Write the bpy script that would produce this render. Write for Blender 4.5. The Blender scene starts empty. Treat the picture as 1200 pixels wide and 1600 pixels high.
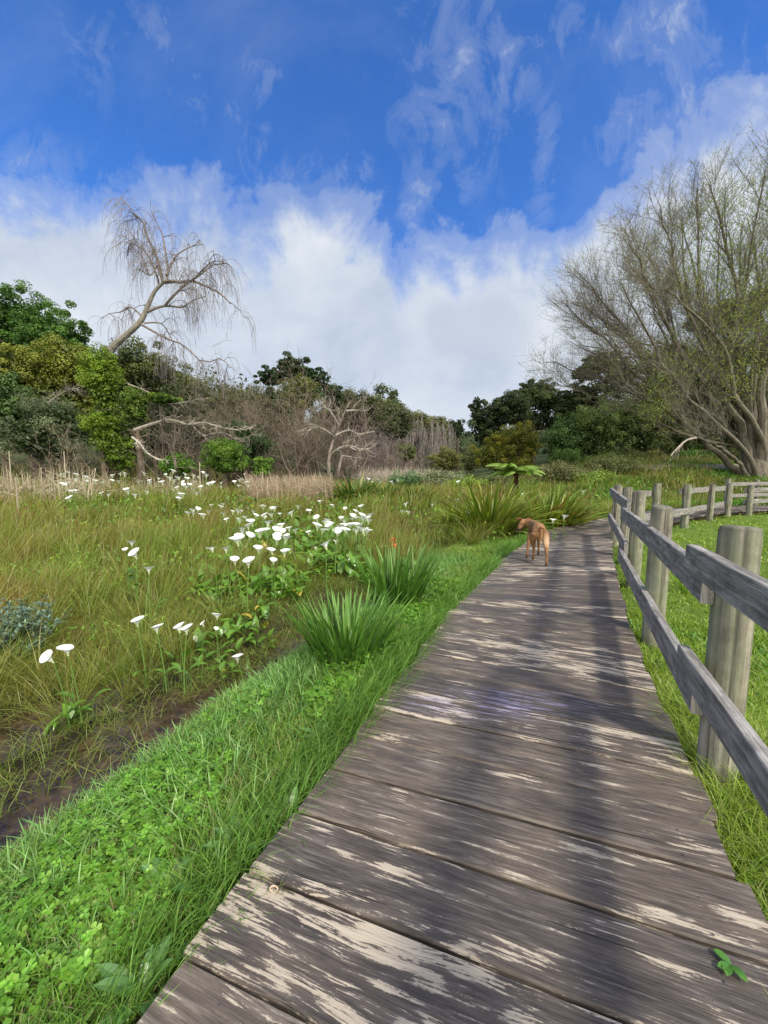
import bpy, math, random
import numpy as np
from mathutils import Vector
R = np.random.RandomState(7)
random.seed(7)
col = bpy.context.scene.collection
PI = math.pi
HC = 1.3                     # camera height above the deck
# ------------------------------------------------------------------ camera maths
PITCH = math.atan(64/600.0); CP, SP = math.cos(PITCH), math.sin(PITCH)
def ray(u, v):
    a = (u-600)/600.0; b = (800-v)/600.0
    return np.array([a, CP+SP*b, -SP+CP*b])
def G(u, v, z=0.0):
    d = ray(u, v); t = (z-HC)/d[2]
    return np.array([0, 0, HC])+d*t
def D(u, v, y):
    d = ray(u, v)
    return np.array([0, 0, HC])+d*(y/d[1])
def sm(a, b, x):
    t = np.clip((x-a)/(b-a), 0, 1); return t*t*(3-2*t)
# ------------------------------------------------------------------ simple value noise
_T = R.rand(64, 64)
def vn(x, y, s=1.0, o=0.0):
    x = np.asarray(x, float)*s+o+100.3; y = np.asarray(y, float)*s+o*1.7+57.1
    xi = np.floor(x).astype(int); yi = np.floor(y).astype(int); fx = x-xi; fy = y-yi
    fx = fx*fx*(3-2*fx); fy = fy*fy*(3-2*fy)
    g = lambda i, j: _T[(xi+i) % 64, (yi+j) % 64]
    return (g(0, 0)*(1-fx)+g(1, 0)*fx)*(1-fy)+(g(0, 1)*(1-fx)+g(1, 1)*fx)*fy
# ------------------------------------------------------------------ deck course
E0 = np.array([.4135, .9105]); N0 = np.array([.9105, -.4135])
def offp(o, s): return N0*o+E0*s
RE = [offp(.593, -1.6), offp(.593, 0), offp(.593, 2), offp(.60, 3.4), np.array([2.91, 4.67]), np.array([3.55, 5.85]), np.array([4.10, 6.80]),
      np.array([4.62, 7.55]), np.array([5.25, 8.15]), np.array([6.2, 8.85]), np.array([7.45, 9.85]), np.array([9.3, 11.2]), np.array([10.9, 12.15]),
      np.array([12.6, 12.8]), np.array([16, 13.4]), np.array([22, 14.0])]
LE = [offp(-.87, -1.6), offp(-.87, 0), offp(-.87, 2), offp(-.87, 3.4), np.array([1.30, 4.70]), np.array([1.86, 5.75]), np.array([2.50, 6.80]),
      np.array([3.05, 7.70]), np.array([3.80, 8.62]), np.array([4.95, 9.55]), np.array([6.55, 10.95]), np.array([8.55, 12.4]), np.array([10.3, 13.45]),
      np.array([12.3, 14.2]), np.array([16, 14.85]), np.array([22, 15.5])]
RE = np.array(RE); LE = np.array(LE); CE = (RE+LE)/2
def course(P, M):
    """dense catmull-rom samples"""
    Q = []
    n = len(P)
    for i in range(n-1):
        p0 = P[max(i-1, 0)]; p1 = P[i]; p2 = P[i+1]; p3 = P[min(i+2, n-1)]
        for k in range(M):
            t = k/M
            Q.append(.5*((2*p1)+(-p0+p2)*t+(2*p0-5*p1+4*p2-p3)*t*t+(-p0+3*p1-3*p2+p3)*t**3))
    Q.append(P[-1]); return np.array(Q)
REs, LEs = course(RE, 12), course(LE, 12)
CEs = (REs+LEs)/2
def lateral(x, y):
    """signed distance to the deck centreline, left positive, and the arc length there"""
    x = np.asarray(x, float).ravel(); y = np.asarray(y, float).ravel()
    P = CEs[::3]; best = np.full(x.shape, 1e9); q = np.zeros(x.shape); s = np.zeros(x.shape)
    acc = -1.6
    for i in range(len(P)-1):
        a = P[i]; d = P[i+1]-a; L = np.hypot(*d); d = d/L
        rx = x-a[0]; ry = y-a[1]; t = np.clip(rx*d[0]+ry*d[1], 0 if i else -1e3, L)
        ex = rx-t*d[0]; ey = ry-t*d[1]; dist = np.hypot(ex, ey)
        side = np.where(d[0]*ry-d[1]*rx > 0, 1, -1)
        m = dist < best
        best[m] = dist[m]; q[m] = (dist*side)[m]; s[m] = (acc+t)[m]
        acc += L
    return q, s
def ground(x, y):
    x = np.asarray(x, float); shp = x.shape; y = np.asarray(y, float)*np.ones(shp)
    q, s = lateral(x, y); q = q.reshape(shp); s = s.reshape(shp)
    r = np.hypot(x, y)
    left = -.09+.03*(vn(x, y, 3)-.5)-.06*sm(1.3, 1.7, q)
    marsh = -.30+.10*(vn(x, y, .7, 3)-.5)+.05*(vn(x, y, 2.5, 5)-.5)
    zl = left+(marsh-left)*sm(1.65, 2.0+1.0*sm(3.5, 6, s), q)
    near = 1-sm(3.8, 5.2, s)
    zl = zl-.24*near*np.exp(-((q-2.08)/.33)**4)-.16*near*np.exp(-((q-2.95)/.22)**4)*(1-sm(2.6, 3.2, s))
    zl = zl+.62*sm(6.5, 15, y)*sm(2.5, 5, q)
    zr = -.13+.05*(vn(x, y, 1.5, 9)-.5)-.06*sm(-.9, -2, q)
    w = sm(-.4, .4, q)
    z = zl*w+zr*(1-w)
    z = np.where(np.abs(q) < .8, z-.07*(1-sm(.6, .8, np.abs(q))), z)
    a = x/np.maximum(np.abs(y), 1.0)
    fy = y
    z = z+sm(14.5, 25, fy)*sm(.25, .6, a)*1.45
    z = z+sm(.15, .75, a)*np.clip(fy-27, 0, 70)*.16
    z = z+sm(-.02, -.5, a)*np.clip(fy-24, 0, 60)*.22
    z = z+sm(-.25, -.02, a)*(1-sm(-.02, .15, a))*np.clip(fy-45, 0, 120)*.15
    z = z+sm(95, 230, fy)*22
    z = z+sm(30, 120, -fy)*4+sm(30, 120, np.abs(x)-np.maximum(fy, 0)*.9)*6
    return z
# ------------------------------------------------------------------ tagging and objects
def tag(o, label=None, cat=None, group=None, kind=None):
    for k, v in (('label', label), ('category', cat), ('group', group), ('kind', kind)):
        if v: o[k] = v
    return o
def empty(name, loc, label, cat, group=None):
    o = bpy.data.objects.new(name, None); col.objects.link(o); o.location = loc; o.empty_display_size = .2
    return tag(o, label, cat, group)
class MB:
    def __init__(s): s.v = []; s.f = []; s.c = []; s.n = 0; s.mi = []; s.uv = []
    def add(s, V, F, C=None, mi=0, UV=None):
        V = np.asarray(V, float).reshape(-1, 3); F = np.asarray(F, int).reshape(-1, 3)
        s.v.append(V); s.f.append(F+s.n); s.n += len(V)
        if C is None: C = np.full((len(V), 3), .5)
        C = np.asarray(C, float)
        if C.ndim == 1: C = np.tile(C, (len(V), 1))
        s.c.append(C); s.mi.append(np.full(len(F), mi, int))
        s.uv.append(np.zeros((len(V), 2)) if UV is None else np.asarray(UV, float))
    def mesh(s, name, mats, smooth=False):
        V = np.concatenate(s.v); F = np.concatenate(s.f); C = np.concatenate(s.c); MI = np.concatenate(s.mi); UV = np.concatenate(s.uv)
        me = bpy.data.meshes.new(name)
        me.vertices.add(len(V)); me.vertices.foreach_set('co', V.astype(np.float32).ravel())
        me.loops.add(len(F)*3); me.loops.foreach_set('vertex_index', F.astype(np.int32).ravel())
        me.polygons.add(len(F)); me.polygons.foreach_set('loop_start', np.arange(0, len(F)*3, 3, dtype=np.int32))
        me.polygons.foreach_set('material_index', MI.astype(np.int32))
        me.polygons.foreach_set('use_smooth', np.full(len(F), smooth, bool))
        for m in (mats if isinstance(mats, (list, tuple)) else [mats]): me.materials.append(m)
        me.update(calc_edges=True)
        ca = me.color_attributes.new('Col', 'FLOAT_COLOR', 'POINT')
        ca.data.foreach_set('color', np.concatenate([C, np.ones((len(C), 1))], 1).astype(np.float32).ravel())
        if np.any(UV):
            ul = me.uv_layers.new(name='UVMap'); ul.data.foreach_set('uv', UV[F.ravel()].astype(np.float32).ravel())
        return me
    def build(s, name, mats, parent=None, smooth=False, loc=None):
        if loc is not None:
            for V in s.v: V -= np.asarray(loc)
        o = bpy.data.objects.new(name, s.mesh(name, mats, smooth)); col.objects.link(o)
        if loc is not None and parent is None: o.location = loc
        if parent is not None: o.parent = parent
        return o
# ------------------------------------------------------------------ geometry generators (vectorised)
def norm(a): return a/np.maximum(np.linalg.norm(a, axis=-1, keepdims=True), 1e-9)
def blades(mb, base, h, w, az, lean, cb, ct, nseg=3, face=None):
    N = len(base); h = h*np.ones(N); w = w*np.ones(N); lean = lean*np.ones(N)
    L = np.stack([np.cos(az), np.sin(az), np.zeros(N)], 1)
    fa = R.rand(N)*PI if face is None else face
    S = np.stack([np.cos(fa), np.sin(fa), np.zeros(N)], 1)
    V = np.zeros((N, 2*nseg+1, 3)); C = np.zeros((N, 2*nseg+1, 3))
    for k in range(nseg+1):
        f = k/nseg
        p = base+np.array([0, 0, 1])*(h*(f-.35*np.minimum(lean, 1.4)*f*f))[:, None]+L*(h*lean*f*f)[:, None]
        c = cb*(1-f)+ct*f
        if k < nseg:
            ww = w*(1-f)**.6*.5 if k else w*.4
            V[:, 2*k] = p-S*ww[:, None]; V[:, 2*k+1] = p+S*ww[:, None]; C[:, 2*k] = c; C[:, 2*k+1] = c
        else: V[:, 2*k] = p; C[:, 2*k] = c
    F = []
    for k in range(nseg-1):
        F += [[2*k, 2*k+1, 2*k+3], [2*k, 2*k+3, 2*k+2]]
    F += [[2*nseg-2, 2*nseg-1, 2*nseg]]
    F = np.array(F); M = 2*nseg+1
    FF = (F[None]+(np.arange(N)*M)[:, None, None]).reshape(-1, 3)
    mb.add(V.reshape(-1, 3), FF, C.reshape(-1, 3))
def ribbons(mb, base, az, length, width, elev, droop, cb, ct, K=7, prof=None, fold=.25, mi=0, twist=0.0):
    """leaf strips with a centre fold; elev = start angle from horizontal, droop = radians lost along the leaf"""
    N = len(base); o = np.ones(N); az = az*o; length = length*o; width = width*o; elev = elev*o; droop = droop*o
    prof = prof or (lambda f: np.sin(np.clip(f*.93+.07, 0, 1)*PI)**.6)
    V = np.zeros((N, K, 3, 3)); C = np.zeros((N, K, 3, 3))
    p = base.copy(); H = np.stack([np.cos(az), np.sin(az), np.zeros(N)], 1); S = np.stack([-np.sin(az), np.cos(az), np.zeros(N)], 1)
    up = np.array([0, 0, 1.])
    cb = np.asarray(cb)*np.ones((N, 3)); ct = np.asarray(ct)*np.ones((N, 3))
    for k in range(K):
        f = k/(K-1)
        e = elev-droop*f**1.5
        d = H*np.cos(e)[:, None]+up*np.sin(e)[:, None]
        n = -H*np.sin(e)[:, None]+up*np.cos(e)[:, None]
        if k: p = p+d*(length/(K-1))[:, None]
        w = width*.5*max(float(prof(f)), .02)
        tw = twist*f*o
        S2 = S*np.cos(tw)[:, None]+n*np.sin(tw)[:, None]
        V[:, k, 0] = p-S2*w[:, None]+n*(w*fold)[:, None]; V[:, k, 1] = p; V[:, k, 2] = p+S2*w[:, None]+n*(w*fold)[:, None]
        c = cb*(1-f)+ct*f
        C[:, k, 0] = c; C[:, k, 1] = c*1.12; C[:, k, 2] = c*.95
    F = []
    for k in range(K-1):
        for j in range(2):
            a = k*3+j; F += [[a, a+1, a+4], [a, a+4, a+3]]
    F = np.array(F)
    FF = (F[None]+(np.arange(N)*K*3)[:, None, None]).reshape(-1, 3)
    mb.add(V.reshape(-1, 3), FF, C.reshape(-1, 3), mi)
def tubes(mb, P, Rd, S=3, c=(.2, .17, .13), mi=0, cvar=.15, cap=False):
    """P [N,K,3] polylines, Rd [N,K] radii"""
    P = np.asarray(P, float); Rd = np.asarray(Rd, float)
    if P.ndim == 2: P = P[None]
    if Rd.ndim == 1: Rd = Rd[None]
    N, K, _ = P.shape
    if N == 0: return
    T = np.zeros_like(P); T[:, 1:-1] = P[:, 2:]-P[:, :-2]; T[:, 0] = P[:, 1]-P[:, 0]; T[:, -1] = P[:, -1]-P[:, -2]; T = norm(T)
    T0 = norm(P[:, -1]-P[:, 0])
    ref = np.where(np.abs(T0[:, 2:3]) > .8, np.array([[1., .2, 0]]), np.array([[0, 0, 1.]]))
    A = norm(np.cross(T, ref[:, None, :])); B = np.cross(T, A)
    th = np.arange(S)*2*PI/S
    V = P[:, :, None, :]+Rd[:, :, None, None]*(A[:, :, None, :]*np.cos(th)[None, None, :, None]+B[:, :, None, :]*np.sin(th)[None, None, :, None])
    F = []
    for k in range(K-1):
        for j in range(S):
            a = k*S+j; b = k*S+(j+1) % S
            F += [[a, b, b+S], [a, b+S, a+S]]
    if cap:
        for k0 in (0, (K-1)*S):
            for j in range(1, S-1): F.append([k0, k0+j, k0+j+1])
    F = np.array(F); FF = (F[None]+(np.arange(N)*K*S)[:, None, None]).reshape(-1, 3)
    cc = np.asarray(c)*(1+cvar*(R.rand(N, 1)-.5)*2)
    C = np.repeat(cc, K*S, 0)
    L = np.concatenate([np.zeros((N, 1)), np.cumsum(np.linalg.norm(P[:, 1:]-P[:, :-1], axis=2), 1)], 1)
    UV = np.stack(np.broadcast_arrays(L[:, :, None], (np.arange(S)/S)[None, None, :]), -1).reshape(-1, 2)
    mb.add(V.reshape(-1, 3), FF, C, mi, UV)
def grow(p0, d0, L, K, wob=.25, trop=0.0, trop2=0.0):
    """vectorised branch growth; trop pulls up (+) or down (-), trop2 grows along the length"""
    N = len(p0); P = np.zeros((N, K, 3)); P[:, 0] = p0; d = norm(d0); L = L*np.ones(N)
    for k in range(1, K):
        d = d+R.randn(N, 3)*wob; d[:, 2] += trop+trop2*k/K; d = norm(d)
        P[:, k] = P[:, k-1]+d*(L/(K-1))[:, None]
    return P
def pick(P, n, f0=.3, f1=1.0, rad=None, bias=1.0):
    """n random points along polylines: position, tangent, radius, fraction"""
    N, K, _ = P.shape
    seg = np.linalg.norm(P[:, 1:]-P[:, :-1], axis=2).sum(1); pr = seg/seg.sum()
    i = R.choice(N, n, p=pr); f = (f0+(f1-f0)*R.rand(n)**bias)*(K-1)*.999; k = np.floor(f).astype(int); t = (f-k)[:, None]
    a = P[i, k]; b = P[i, k+1]
    r = None if rad is None else rad[i, k]*(1-t[:, 0])+rad[i, k+1]*t[:, 0]
    return a*(1-t)+b*t, norm(b-a), r, f/(K-1)
def taper(N, K, r0, r1=.35, p=1.0):
    return (np.asarray(r0)*np.ones(N))[:, None]*(1-(1-r1)*(np.arange(K)/(K-1))**p)[None]
def smoothline(pts, K):
    pts = np.asarray(pts, float); n = len(pts)
    out = []
    for s in np.linspace(0, n-1-1e-6, K):
        i = int(s); t = s-i; p0 = pts[max(i-1, 0)]; p1 = pts[i]; p2 = pts[i+1]; p3 = pts[min(i+2, n-1)]
        out.append(.5*((2*p1)+(-p0+p2)*t+(2*p0-5*p1+4*p2-p3)*t*t+(-p0+3*p1-3*p2+p3)*t**3))
    return np.array(out)
def rdir(n, zb=0.0):
    d = R.randn(n, 3); d[:, 2] += zb; return norm(d)
def leaves(mb, C0, Nn, size, colr, aspect=.55, mi=0):
    """one folded diamond per leaf"""
    N = len(C0); size = size*np.ones(N)
    t = norm(np.cross(Nn, rdir(N))); b = np.cross(Nn, t)
    V = np.stack([C0-t*size[:, None]*.5, C0+b*(size*aspect*.5)[:, None]+Nn*(size*.08)[:, None], C0+t*size[:, None]*.5, C0-b*(size*aspect*.5)[:, None]+Nn*(size*.08)[:, None]], 1)
    F = np.array([[0, 1, 2], [0, 2, 3]]); FF = (F[None]+(np.arange(N)*4)[:, None, None]).reshape(-1, 3)
    mb.add(V.reshape(-1, 3), FF, np.repeat(colr, 4, 0), mi)
def crown(mb, c, r, n, leaf, colr, nclump=60, cr=.28, flat=0.0, colr2=None, droop=0.0, aspect=.6, low=-.6, gap=.0):
    """foliage made of leaf clumps spread through an uneven ellipsoid"""
    leaf = leaf*.78; n = int(n*1.35)
    c = np.asarray(c, float); r = np.asarray(r, float)*np.ones(3)
    d = rdir(nclump, .25); d = d[d[:, 2] > low]
    if len(d) < 4: d = rdir(nclump)
    bump = .78+.34*vn(d[:, 0]*2+c[0], d[:, 1]*2+d[:, 2]*2+c[1], 1.3)
    rr = (R.rand(len(d))**.45)*bump
    cc = c+d*r*rr[:, None]*(1-.35*cr)
    crad = r.mean()*cr*(.6+.8*R.rand(len(d)))
    tone = .78+.5*R.rand(len(d))
    i = R.randint(0, len(d), n)
    e = rdir(n, .35); rad = (.35+.65*R.rand(n)**.5)*crad[i]
    sc = np.array([1, 1, .8-.4*flat])
    P = cc[i]+e*sc*rad[:, None]; P[:, 2] -= droop*R.rand(n)*crad[i]
    nn = norm(e+rdir(n)*.75+np.array([0, 0, .3]))
    A = np.asarray(colr); B = A if colr2 is None else np.asarray(colr2)
    m = R.rand(len(d))[i][:, None]*.8+R.rand(n, 1)*.2
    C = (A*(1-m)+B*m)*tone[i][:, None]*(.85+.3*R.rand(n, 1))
    leaves(mb, P, nn, leaf*(.7+.6*R.rand(n)), C, aspect)
    # leaves deep inside the crown close it
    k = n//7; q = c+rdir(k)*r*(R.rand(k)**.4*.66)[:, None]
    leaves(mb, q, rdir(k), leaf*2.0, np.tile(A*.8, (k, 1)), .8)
    return cc
# ------------------------------------------------------------------ materials
def newmat(name):
    m = bpy.data.materials.new(name); m.use_nodes = True; nt = m.node_tree; nt.nodes.clear(); return m, nt
def nd(nt, t, **kw):
    n = nt.nodes.new(t)
    for k, v in kw.items():
        if k.startswith('i_'):
            s = k[2:]; s = int(s) if s.isdigit() else s.replace('_', ' ')
            n.inputs[s].default_value = v
        else: setattr(n, k, v)
    return n
def ramp(nt, fac, stops, interp='LINEAR'):
    n = nt.nodes.new('ShaderNodeValToRGB'); n.color_ramp.interpolation = interp
    el = n.color_ramp.elements
    while len(el) > 1: el.remove(el[-1])
    for i, (p, c) in enumerate(stops):
        e = el[0] if i == 0 else el.new(p)
        e.position = p; e.color = (*c, 1) if len(c) == 3 else c
    nt.links.new(fac, n.inputs[0]); return n.outputs[0]
def mathn(nt, op, a, b=None, c=None, clamp=False):
    n = nt.nodes.new('ShaderNodeMath'); n.operation = op; n.use_clamp = clamp
    for i, x in enumerate((a, b, c)):
        if x is None: continue
        if isinstance(x, (int, float)): n.inputs[i].default_value = x
        else: nt.links.new(x, n.inputs[i])
    return n.outputs[0]
def mixc(nt, f, a, b, mode='MIX'):
    n = nt.nodes.new('ShaderNodeMix'); n.data_type = 'RGBA'; n.blend_type = mode
    for s, x in ((n.inputs[0], f), (n.inputs[6], a), (n.inputs[7], b)):
        if isinstance(x, (int, float)): s.default_value = x
        elif isinstance(x, tuple): s.default_value = (*x, 1)
        else: nt.links.new(x, s)
    return n.outputs[2]
def noise(nt, vec, scale, detail=3, rough=.55, dist=0.0):
    n = nd(nt, 'ShaderNodeTexNoise'); n.inputs['Scale'].default_value = scale; n.inputs['Detail'].default_value = detail
    n.inputs['Roughness'].default_value = rough; n.inputs['Distortion'].default_value = dist
    if vec is not None: nt.links.new(vec, n.inputs['Vector'])
    return n.outputs[0]
def mapping(nt, vec, sc=(1, 1, 1), loc=(0, 0, 0)):
    n = nd(nt, 'ShaderNodeMapping'); n.inputs['Scale'].default_value = sc; n.inputs['Location'].default_value = loc
    nt.links.new(vec, n.inputs['Vector']); return n.outputs[0]
def leafmat(name, trans=.3, gloss=.06, rough=.45, gain=1.0, spec_tint=(1, 1, 1)):
    m, nt = newmat(name)
    at = nd(nt, 'ShaderNodeAttribute', attribute_name='Col')
    c = at.outputs['Color']
    if gain != 1.0: c = mixc(nt, 1.0, c, (gain, gain, gain), 'MULTIPLY')
    df = nd(nt, 'ShaderNodeBsdfDiffuse'); tr = nd(nt, 'ShaderNodeBsdfTranslucent'); gl = nd(nt, 'ShaderNodeBsdfGlossy'); gl.inputs['Roughness'].default_value = rough
    gl.inputs['Color'].default_value = (*spec_tint, 1)
    nt.links.new(c, df.inputs[0])
    tc = mixc(nt, 1.0, c, (1.25, 1.2, .55), 'MULTIPLY'); nt.links.new(tc, tr.inputs[0])
    m1 = nd(nt, 'ShaderNodeMixShader'); m1.inputs[0].default_value = trans
    nt.links.new(df.outputs[0], m1.inputs[1]); nt.links.new(tr.outputs[0], m1.inputs[2])
    m2 = nd(nt, 'ShaderNodeMixShader'); m2.inputs[0].default_value = gloss
    nt.links.new(m1.outputs[0], m2.inputs[1]); nt.links.new(gl.outputs[0], m2.inputs[2])
    out = nd(nt, 'ShaderNodeOutputMaterial'); nt.links.new(m2.outputs[0], out.inputs[0]); return m
def pbr(nt, colr, rough=.7, bump=None, bstr=.3, bdist=.01, spec=.3):
    b = nd(nt, 'ShaderNodeBsdfPrincipled')
    if isinstance(colr, tuple): b.inputs['Base Color'].default_value = (*colr, 1)
    else: nt.links.new(colr, b.inputs['Base Color'])
    if isinstance(rough, (int, float)): b.inputs['Roughness'].default_value = rough
    else: nt.links.new(rough, b.inputs['Roughness'])
    b.inputs['Specular IOR Level'].default_value = spec
    if bump is not None:
        bn = nd(nt, 'ShaderNodeBump'); bn.inputs['Strength'].default_value = bstr; bn.inputs['Distance'].default_value = bdist
        nt.links.new(bump, bn.inputs['Height']); nt.links.new(bn.outputs[0], b.inputs['Normal'])
    out = nd(nt, 'ShaderNodeOutputMaterial'); nt.links.new(b.outputs[0], out.inputs[0]); return b
M = {}
M['grass'] = leafmat('grass_blades', .35, .035, .45, 1.0, (1, .95, .8))
M['leaf'] = leafmat('tree_leaves', .28, .02, .5, 1.6)
M['gloss'] = leafmat('glossy_leaves', .28, .05, .35)
M['dry'] = leafmat('dry_reed', .2, .03, .6)
def barkmat():
    m, nt = newmat('bark'); at = nd(nt, 'ShaderNodeAttribute', attribute_name='Col')
    tc = nd(nt, 'ShaderNodeTexCoord'); n = noise(nt, mapping(nt, tc.outputs['Object'], (3, 3, 1.2)), 2.2, 5, .65)
    c = mixc(nt, 1.0, at.outputs['Color'], ramp(nt, n, [(.3, (.55, .55, .55)), (.7, (1.45, 1.42, 1.35))]), 'MULTIPLY')
    pbr(nt, c, .9, n, .6, .05, .1); return m
M['bark'] = barkmat()
m, nt = newmat('twig'); at = nd(nt, 'ShaderNodeAttribute', attribute_name='Col'); pbr(nt, at.outputs['Color'], .8, spec=.15); M['twig'] = m
m, nt = newmat('petal'); at = nd(nt, 'ShaderNodeAttribute', attribute_name='Col')
df = nd(nt, 'ShaderNodeBsdfDiffuse'); nt.links.new(at.outputs['Color'], df.inputs[0])
tr = nd(nt, 'ShaderNodeBsdfTranslucent'); tr.inputs[0].default_value = (.8, .85, .6, 1); mx = nd(nt, 'ShaderNodeMixShader'); mx.inputs[0].default_value = .25
nt.links.new(df.outputs[0], mx.inputs[1]); nt.links.new(tr.outputs[0], mx.inputs[2]); out = nd(nt, 'ShaderNodeOutputMaterial'); nt.links.new(mx.outputs[0], out.inputs[0]); M['petal'] = m
for nm, cc, rr in (('spadix', (.75, .5, .05), .6), ('orange_petal', (.75, .13, .03), .5)):
    m, nt = newmat(nm); pbr(nt, cc, rr); M[nm] = m
# deck timber
def deckmat():
    m, nt = newmat('weathered_deck'); uv = nd(nt, 'ShaderNodeUVMap', uv_map='UVMap').outputs[0]
    at = nd(nt, 'ShaderNodeAttribute', attribute_name='Col'); sep = nd(nt, 'ShaderNodeSeparateColor'); nt.links.new(at.outputs['Color'], sep.inputs[0])
    # gentle waviness of the grain
    wob = noise(nt, mapping(nt, uv, (1.1, 2.5, 1)), 1.6, 2, .5)
    add = nd(nt, 'ShaderNodeCombineXYZ'); nt.links.new(mathn(nt, 'MULTIPLY', mathn(nt, 'SUBTRACT', wob, .5), .05), add.inputs[1])
    va = nd(nt, 'ShaderNodeVectorMath', operation='ADD'); nt.links.new(uv, va.inputs[0]); nt.links.new(add.outputs[0], va.inputs[1]); w = va.outputs[0]
    grain = noise(nt, mapping(nt, w, (3.2, 95, 1)), 1.5, 5, .68)
    grain2 = noise(nt, mapping(nt, w, (2.6, 34, 1), (5, 0, 0)), 1.6, 5, .68)
    patch = noise(nt, mapping(nt, w, (2.1, 8.5, 1), (3.1, 1, 0)), 1.35, 5, .6); zone = noise(nt, mapping(nt, uv, (.8, 2.2, 1), (8, 1, 0)), 1.2, 2, .5)
    fine = noise(nt, mapping(nt, uv, (30, 60, 1)), 3, 4, .7)
    # bare, pale timber where the dark film has worn off
    mk = mathn(nt, 'ADD', mathn(nt, 'MULTIPLY', patch, .9), mathn(nt, 'ADD', mathn(nt, 'ADD', .05, mathn(nt, 'MULTIPLY', mathn(nt, 'SUBTRACT', grain2, .5), .95)), mathn(nt, 'MULTIPLY', mathn(nt, 'SUBTRACT', grain, .5), .42)))
    mk = mathn(nt, 'ADD', mk, mathn(nt, 'MULTIPLY', mathn(nt, 'SUBTRACT', sep.outputs[0], .5), .20))
    mk = mathn(nt, 'ADD', mk, mathn(nt, 'MULTIPLY', mathn(nt, 'SUBTRACT', fine, .5), .16)); mk = mathn(nt, 'ADD', mk, mathn(nt, 'MULTIPLY', mathn(nt, 'SUBTRACT', zone, .5), .42))
    mask = ramp(nt, mk, [(.612, (0, 0, 0)), (.638, (.8, .8, .8)), (.71, (1, 1, 1))])
    dark = mixc(nt, ramp(nt, grain, [(.3, (0, 0, 0)), (.7, (1, 1, 1))]), (.048, .039, .031), (.132, .110, .090))
    dark = mixc(nt, ramp(nt, patch, [(.3, (0, 0, 0)), (.6, (1, 1, 1))]), mixc(nt, 1.0, dark, (.72, .74, .80), 'MULTIPLY'), dark)
    blot = noise(nt, mapping(nt, uv, (3, 9, 1), (2, 8, 0)), 1.5, 5, .65); dark = mixc(nt, 1.0, dark, ramp(nt, blot, [(.35, (.7, .7, .74)), (.65, (1.35, 1.3, 1.25))]), 'MULTIPLY')
    dark = mixc(nt, ramp(nt, grain2, [(.50, (0, 0, 0)), (.64, (.6, .6, .6))]), dark, (.215, .185, .16))
    dark = mixc(nt, 1.0, dark, ramp(nt, sep.outputs[1], [(0, (.72, .74, .8)), (1, (1.35, 1.3, 1.22))]), 'MULTIPLY')
    pale = mixc(nt, grain2, (.30, .245, .18), (.57, .485, .375))
    pale = mixc(nt, ramp(nt, grain, [(.60, (0, 0, 0)), (.70, (.8, .8, .8))]), pale, (.12, .09, .075))
    c = mixc(nt, mask, dark, pale)
    vo = nd(nt, 'ShaderNodeTexVoronoi', feature='F1'); nt.links.new(mapping(nt, w, (1.7, 4.6, 1)), vo.inputs['Vector']); vo.inputs['Scale'].default_value = 1.0; vo.inputs['Randomness'].default_value = 1.0
    kd = mathn(nt, 'ADD', vo.outputs['Distance'], mathn(nt, 'MULTIPLY', mathn(nt, 'SUBTRACT', fine, .5), .05))
    sel = nd(nt, 'ShaderNodeSeparateColor'); nt.links.new(vo.outputs['Color'], sel.inputs[0]); on = mathn(nt, 'GREATER_THAN', sel.outputs[0], .62)
    c = mixc(nt, mathn(nt, 'MULTIPLY', ramp(nt, kd, [(.03, (.9, .9, .9)), (.055, (0, 0, 0)), (.075, (.45, .45, .45)), (.10, (0, 0, 0))]), on), c, (.028, .022, .018))
    c = mixc(nt, ramp(nt, sep.outputs[2], [(.5, (0, 0, 0)), (.9, (.9, .9, .9))]), c, (.022, .018, .014))  # near-black on the plank sides, painted gap shade
    crack = ramp(nt, noise(nt, mapping(nt, w, (.55, 46, 1), (9, 3, 0)), 1.7, 2, .5), [(.68, (0, 0, 0)), (.71, (1, 1, 1))])
    c = mixc(nt, crack, c, (.02, .016, .014))
    # chalky violet paint scuffed on one stretch of boards
    tc = nd(nt, 'ShaderNodeTexCoord'); mp = mapping(nt, tc.outputs['Object'], (1, 1, 1), (-.62, -2.03, 0))
    ln = nd(nt, 'ShaderNodeVectorMath', operation='LENGTH'); mp2 = mapping(nt, mp, (1.5, 5.5, 0)); nt.links.new(mp2, ln.inputs[0])
    pr = ramp(nt, ln.outputs['Value'], [(.35, (1, 1, 1)), (1.0, (0, 0, 0))])
    pf = mathn(nt, 'MULTIPLY', pr, ramp(nt, mathn(nt, 'ADD', mathn(nt, 'MULTIPLY', grain2, .6), mathn(nt, 'MULTIPLY', grain, .4)), [(.50, (0, 0, 0)), (.60, (.6, .6, .6))]))
    c = mixc(nt, pf, c, (.36, .34, .62))
    rgh = ramp(nt, mask, [(0, (.5, .5, .5)), (1, (.8, .8, .8))])
    h = mathn(nt, 'ADD', mathn(nt, 'MULTIPLY', grain, .5), mathn(nt, 'SUBTRACT', mathn(nt, 'MULTIPLY', grain2, .6), mathn(nt, 'MULTIPLY', crack, 1.2)))
    pbr(nt, c, rgh, h, .75, .006, .35); return m
M['deck'] = deckmat()
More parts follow.
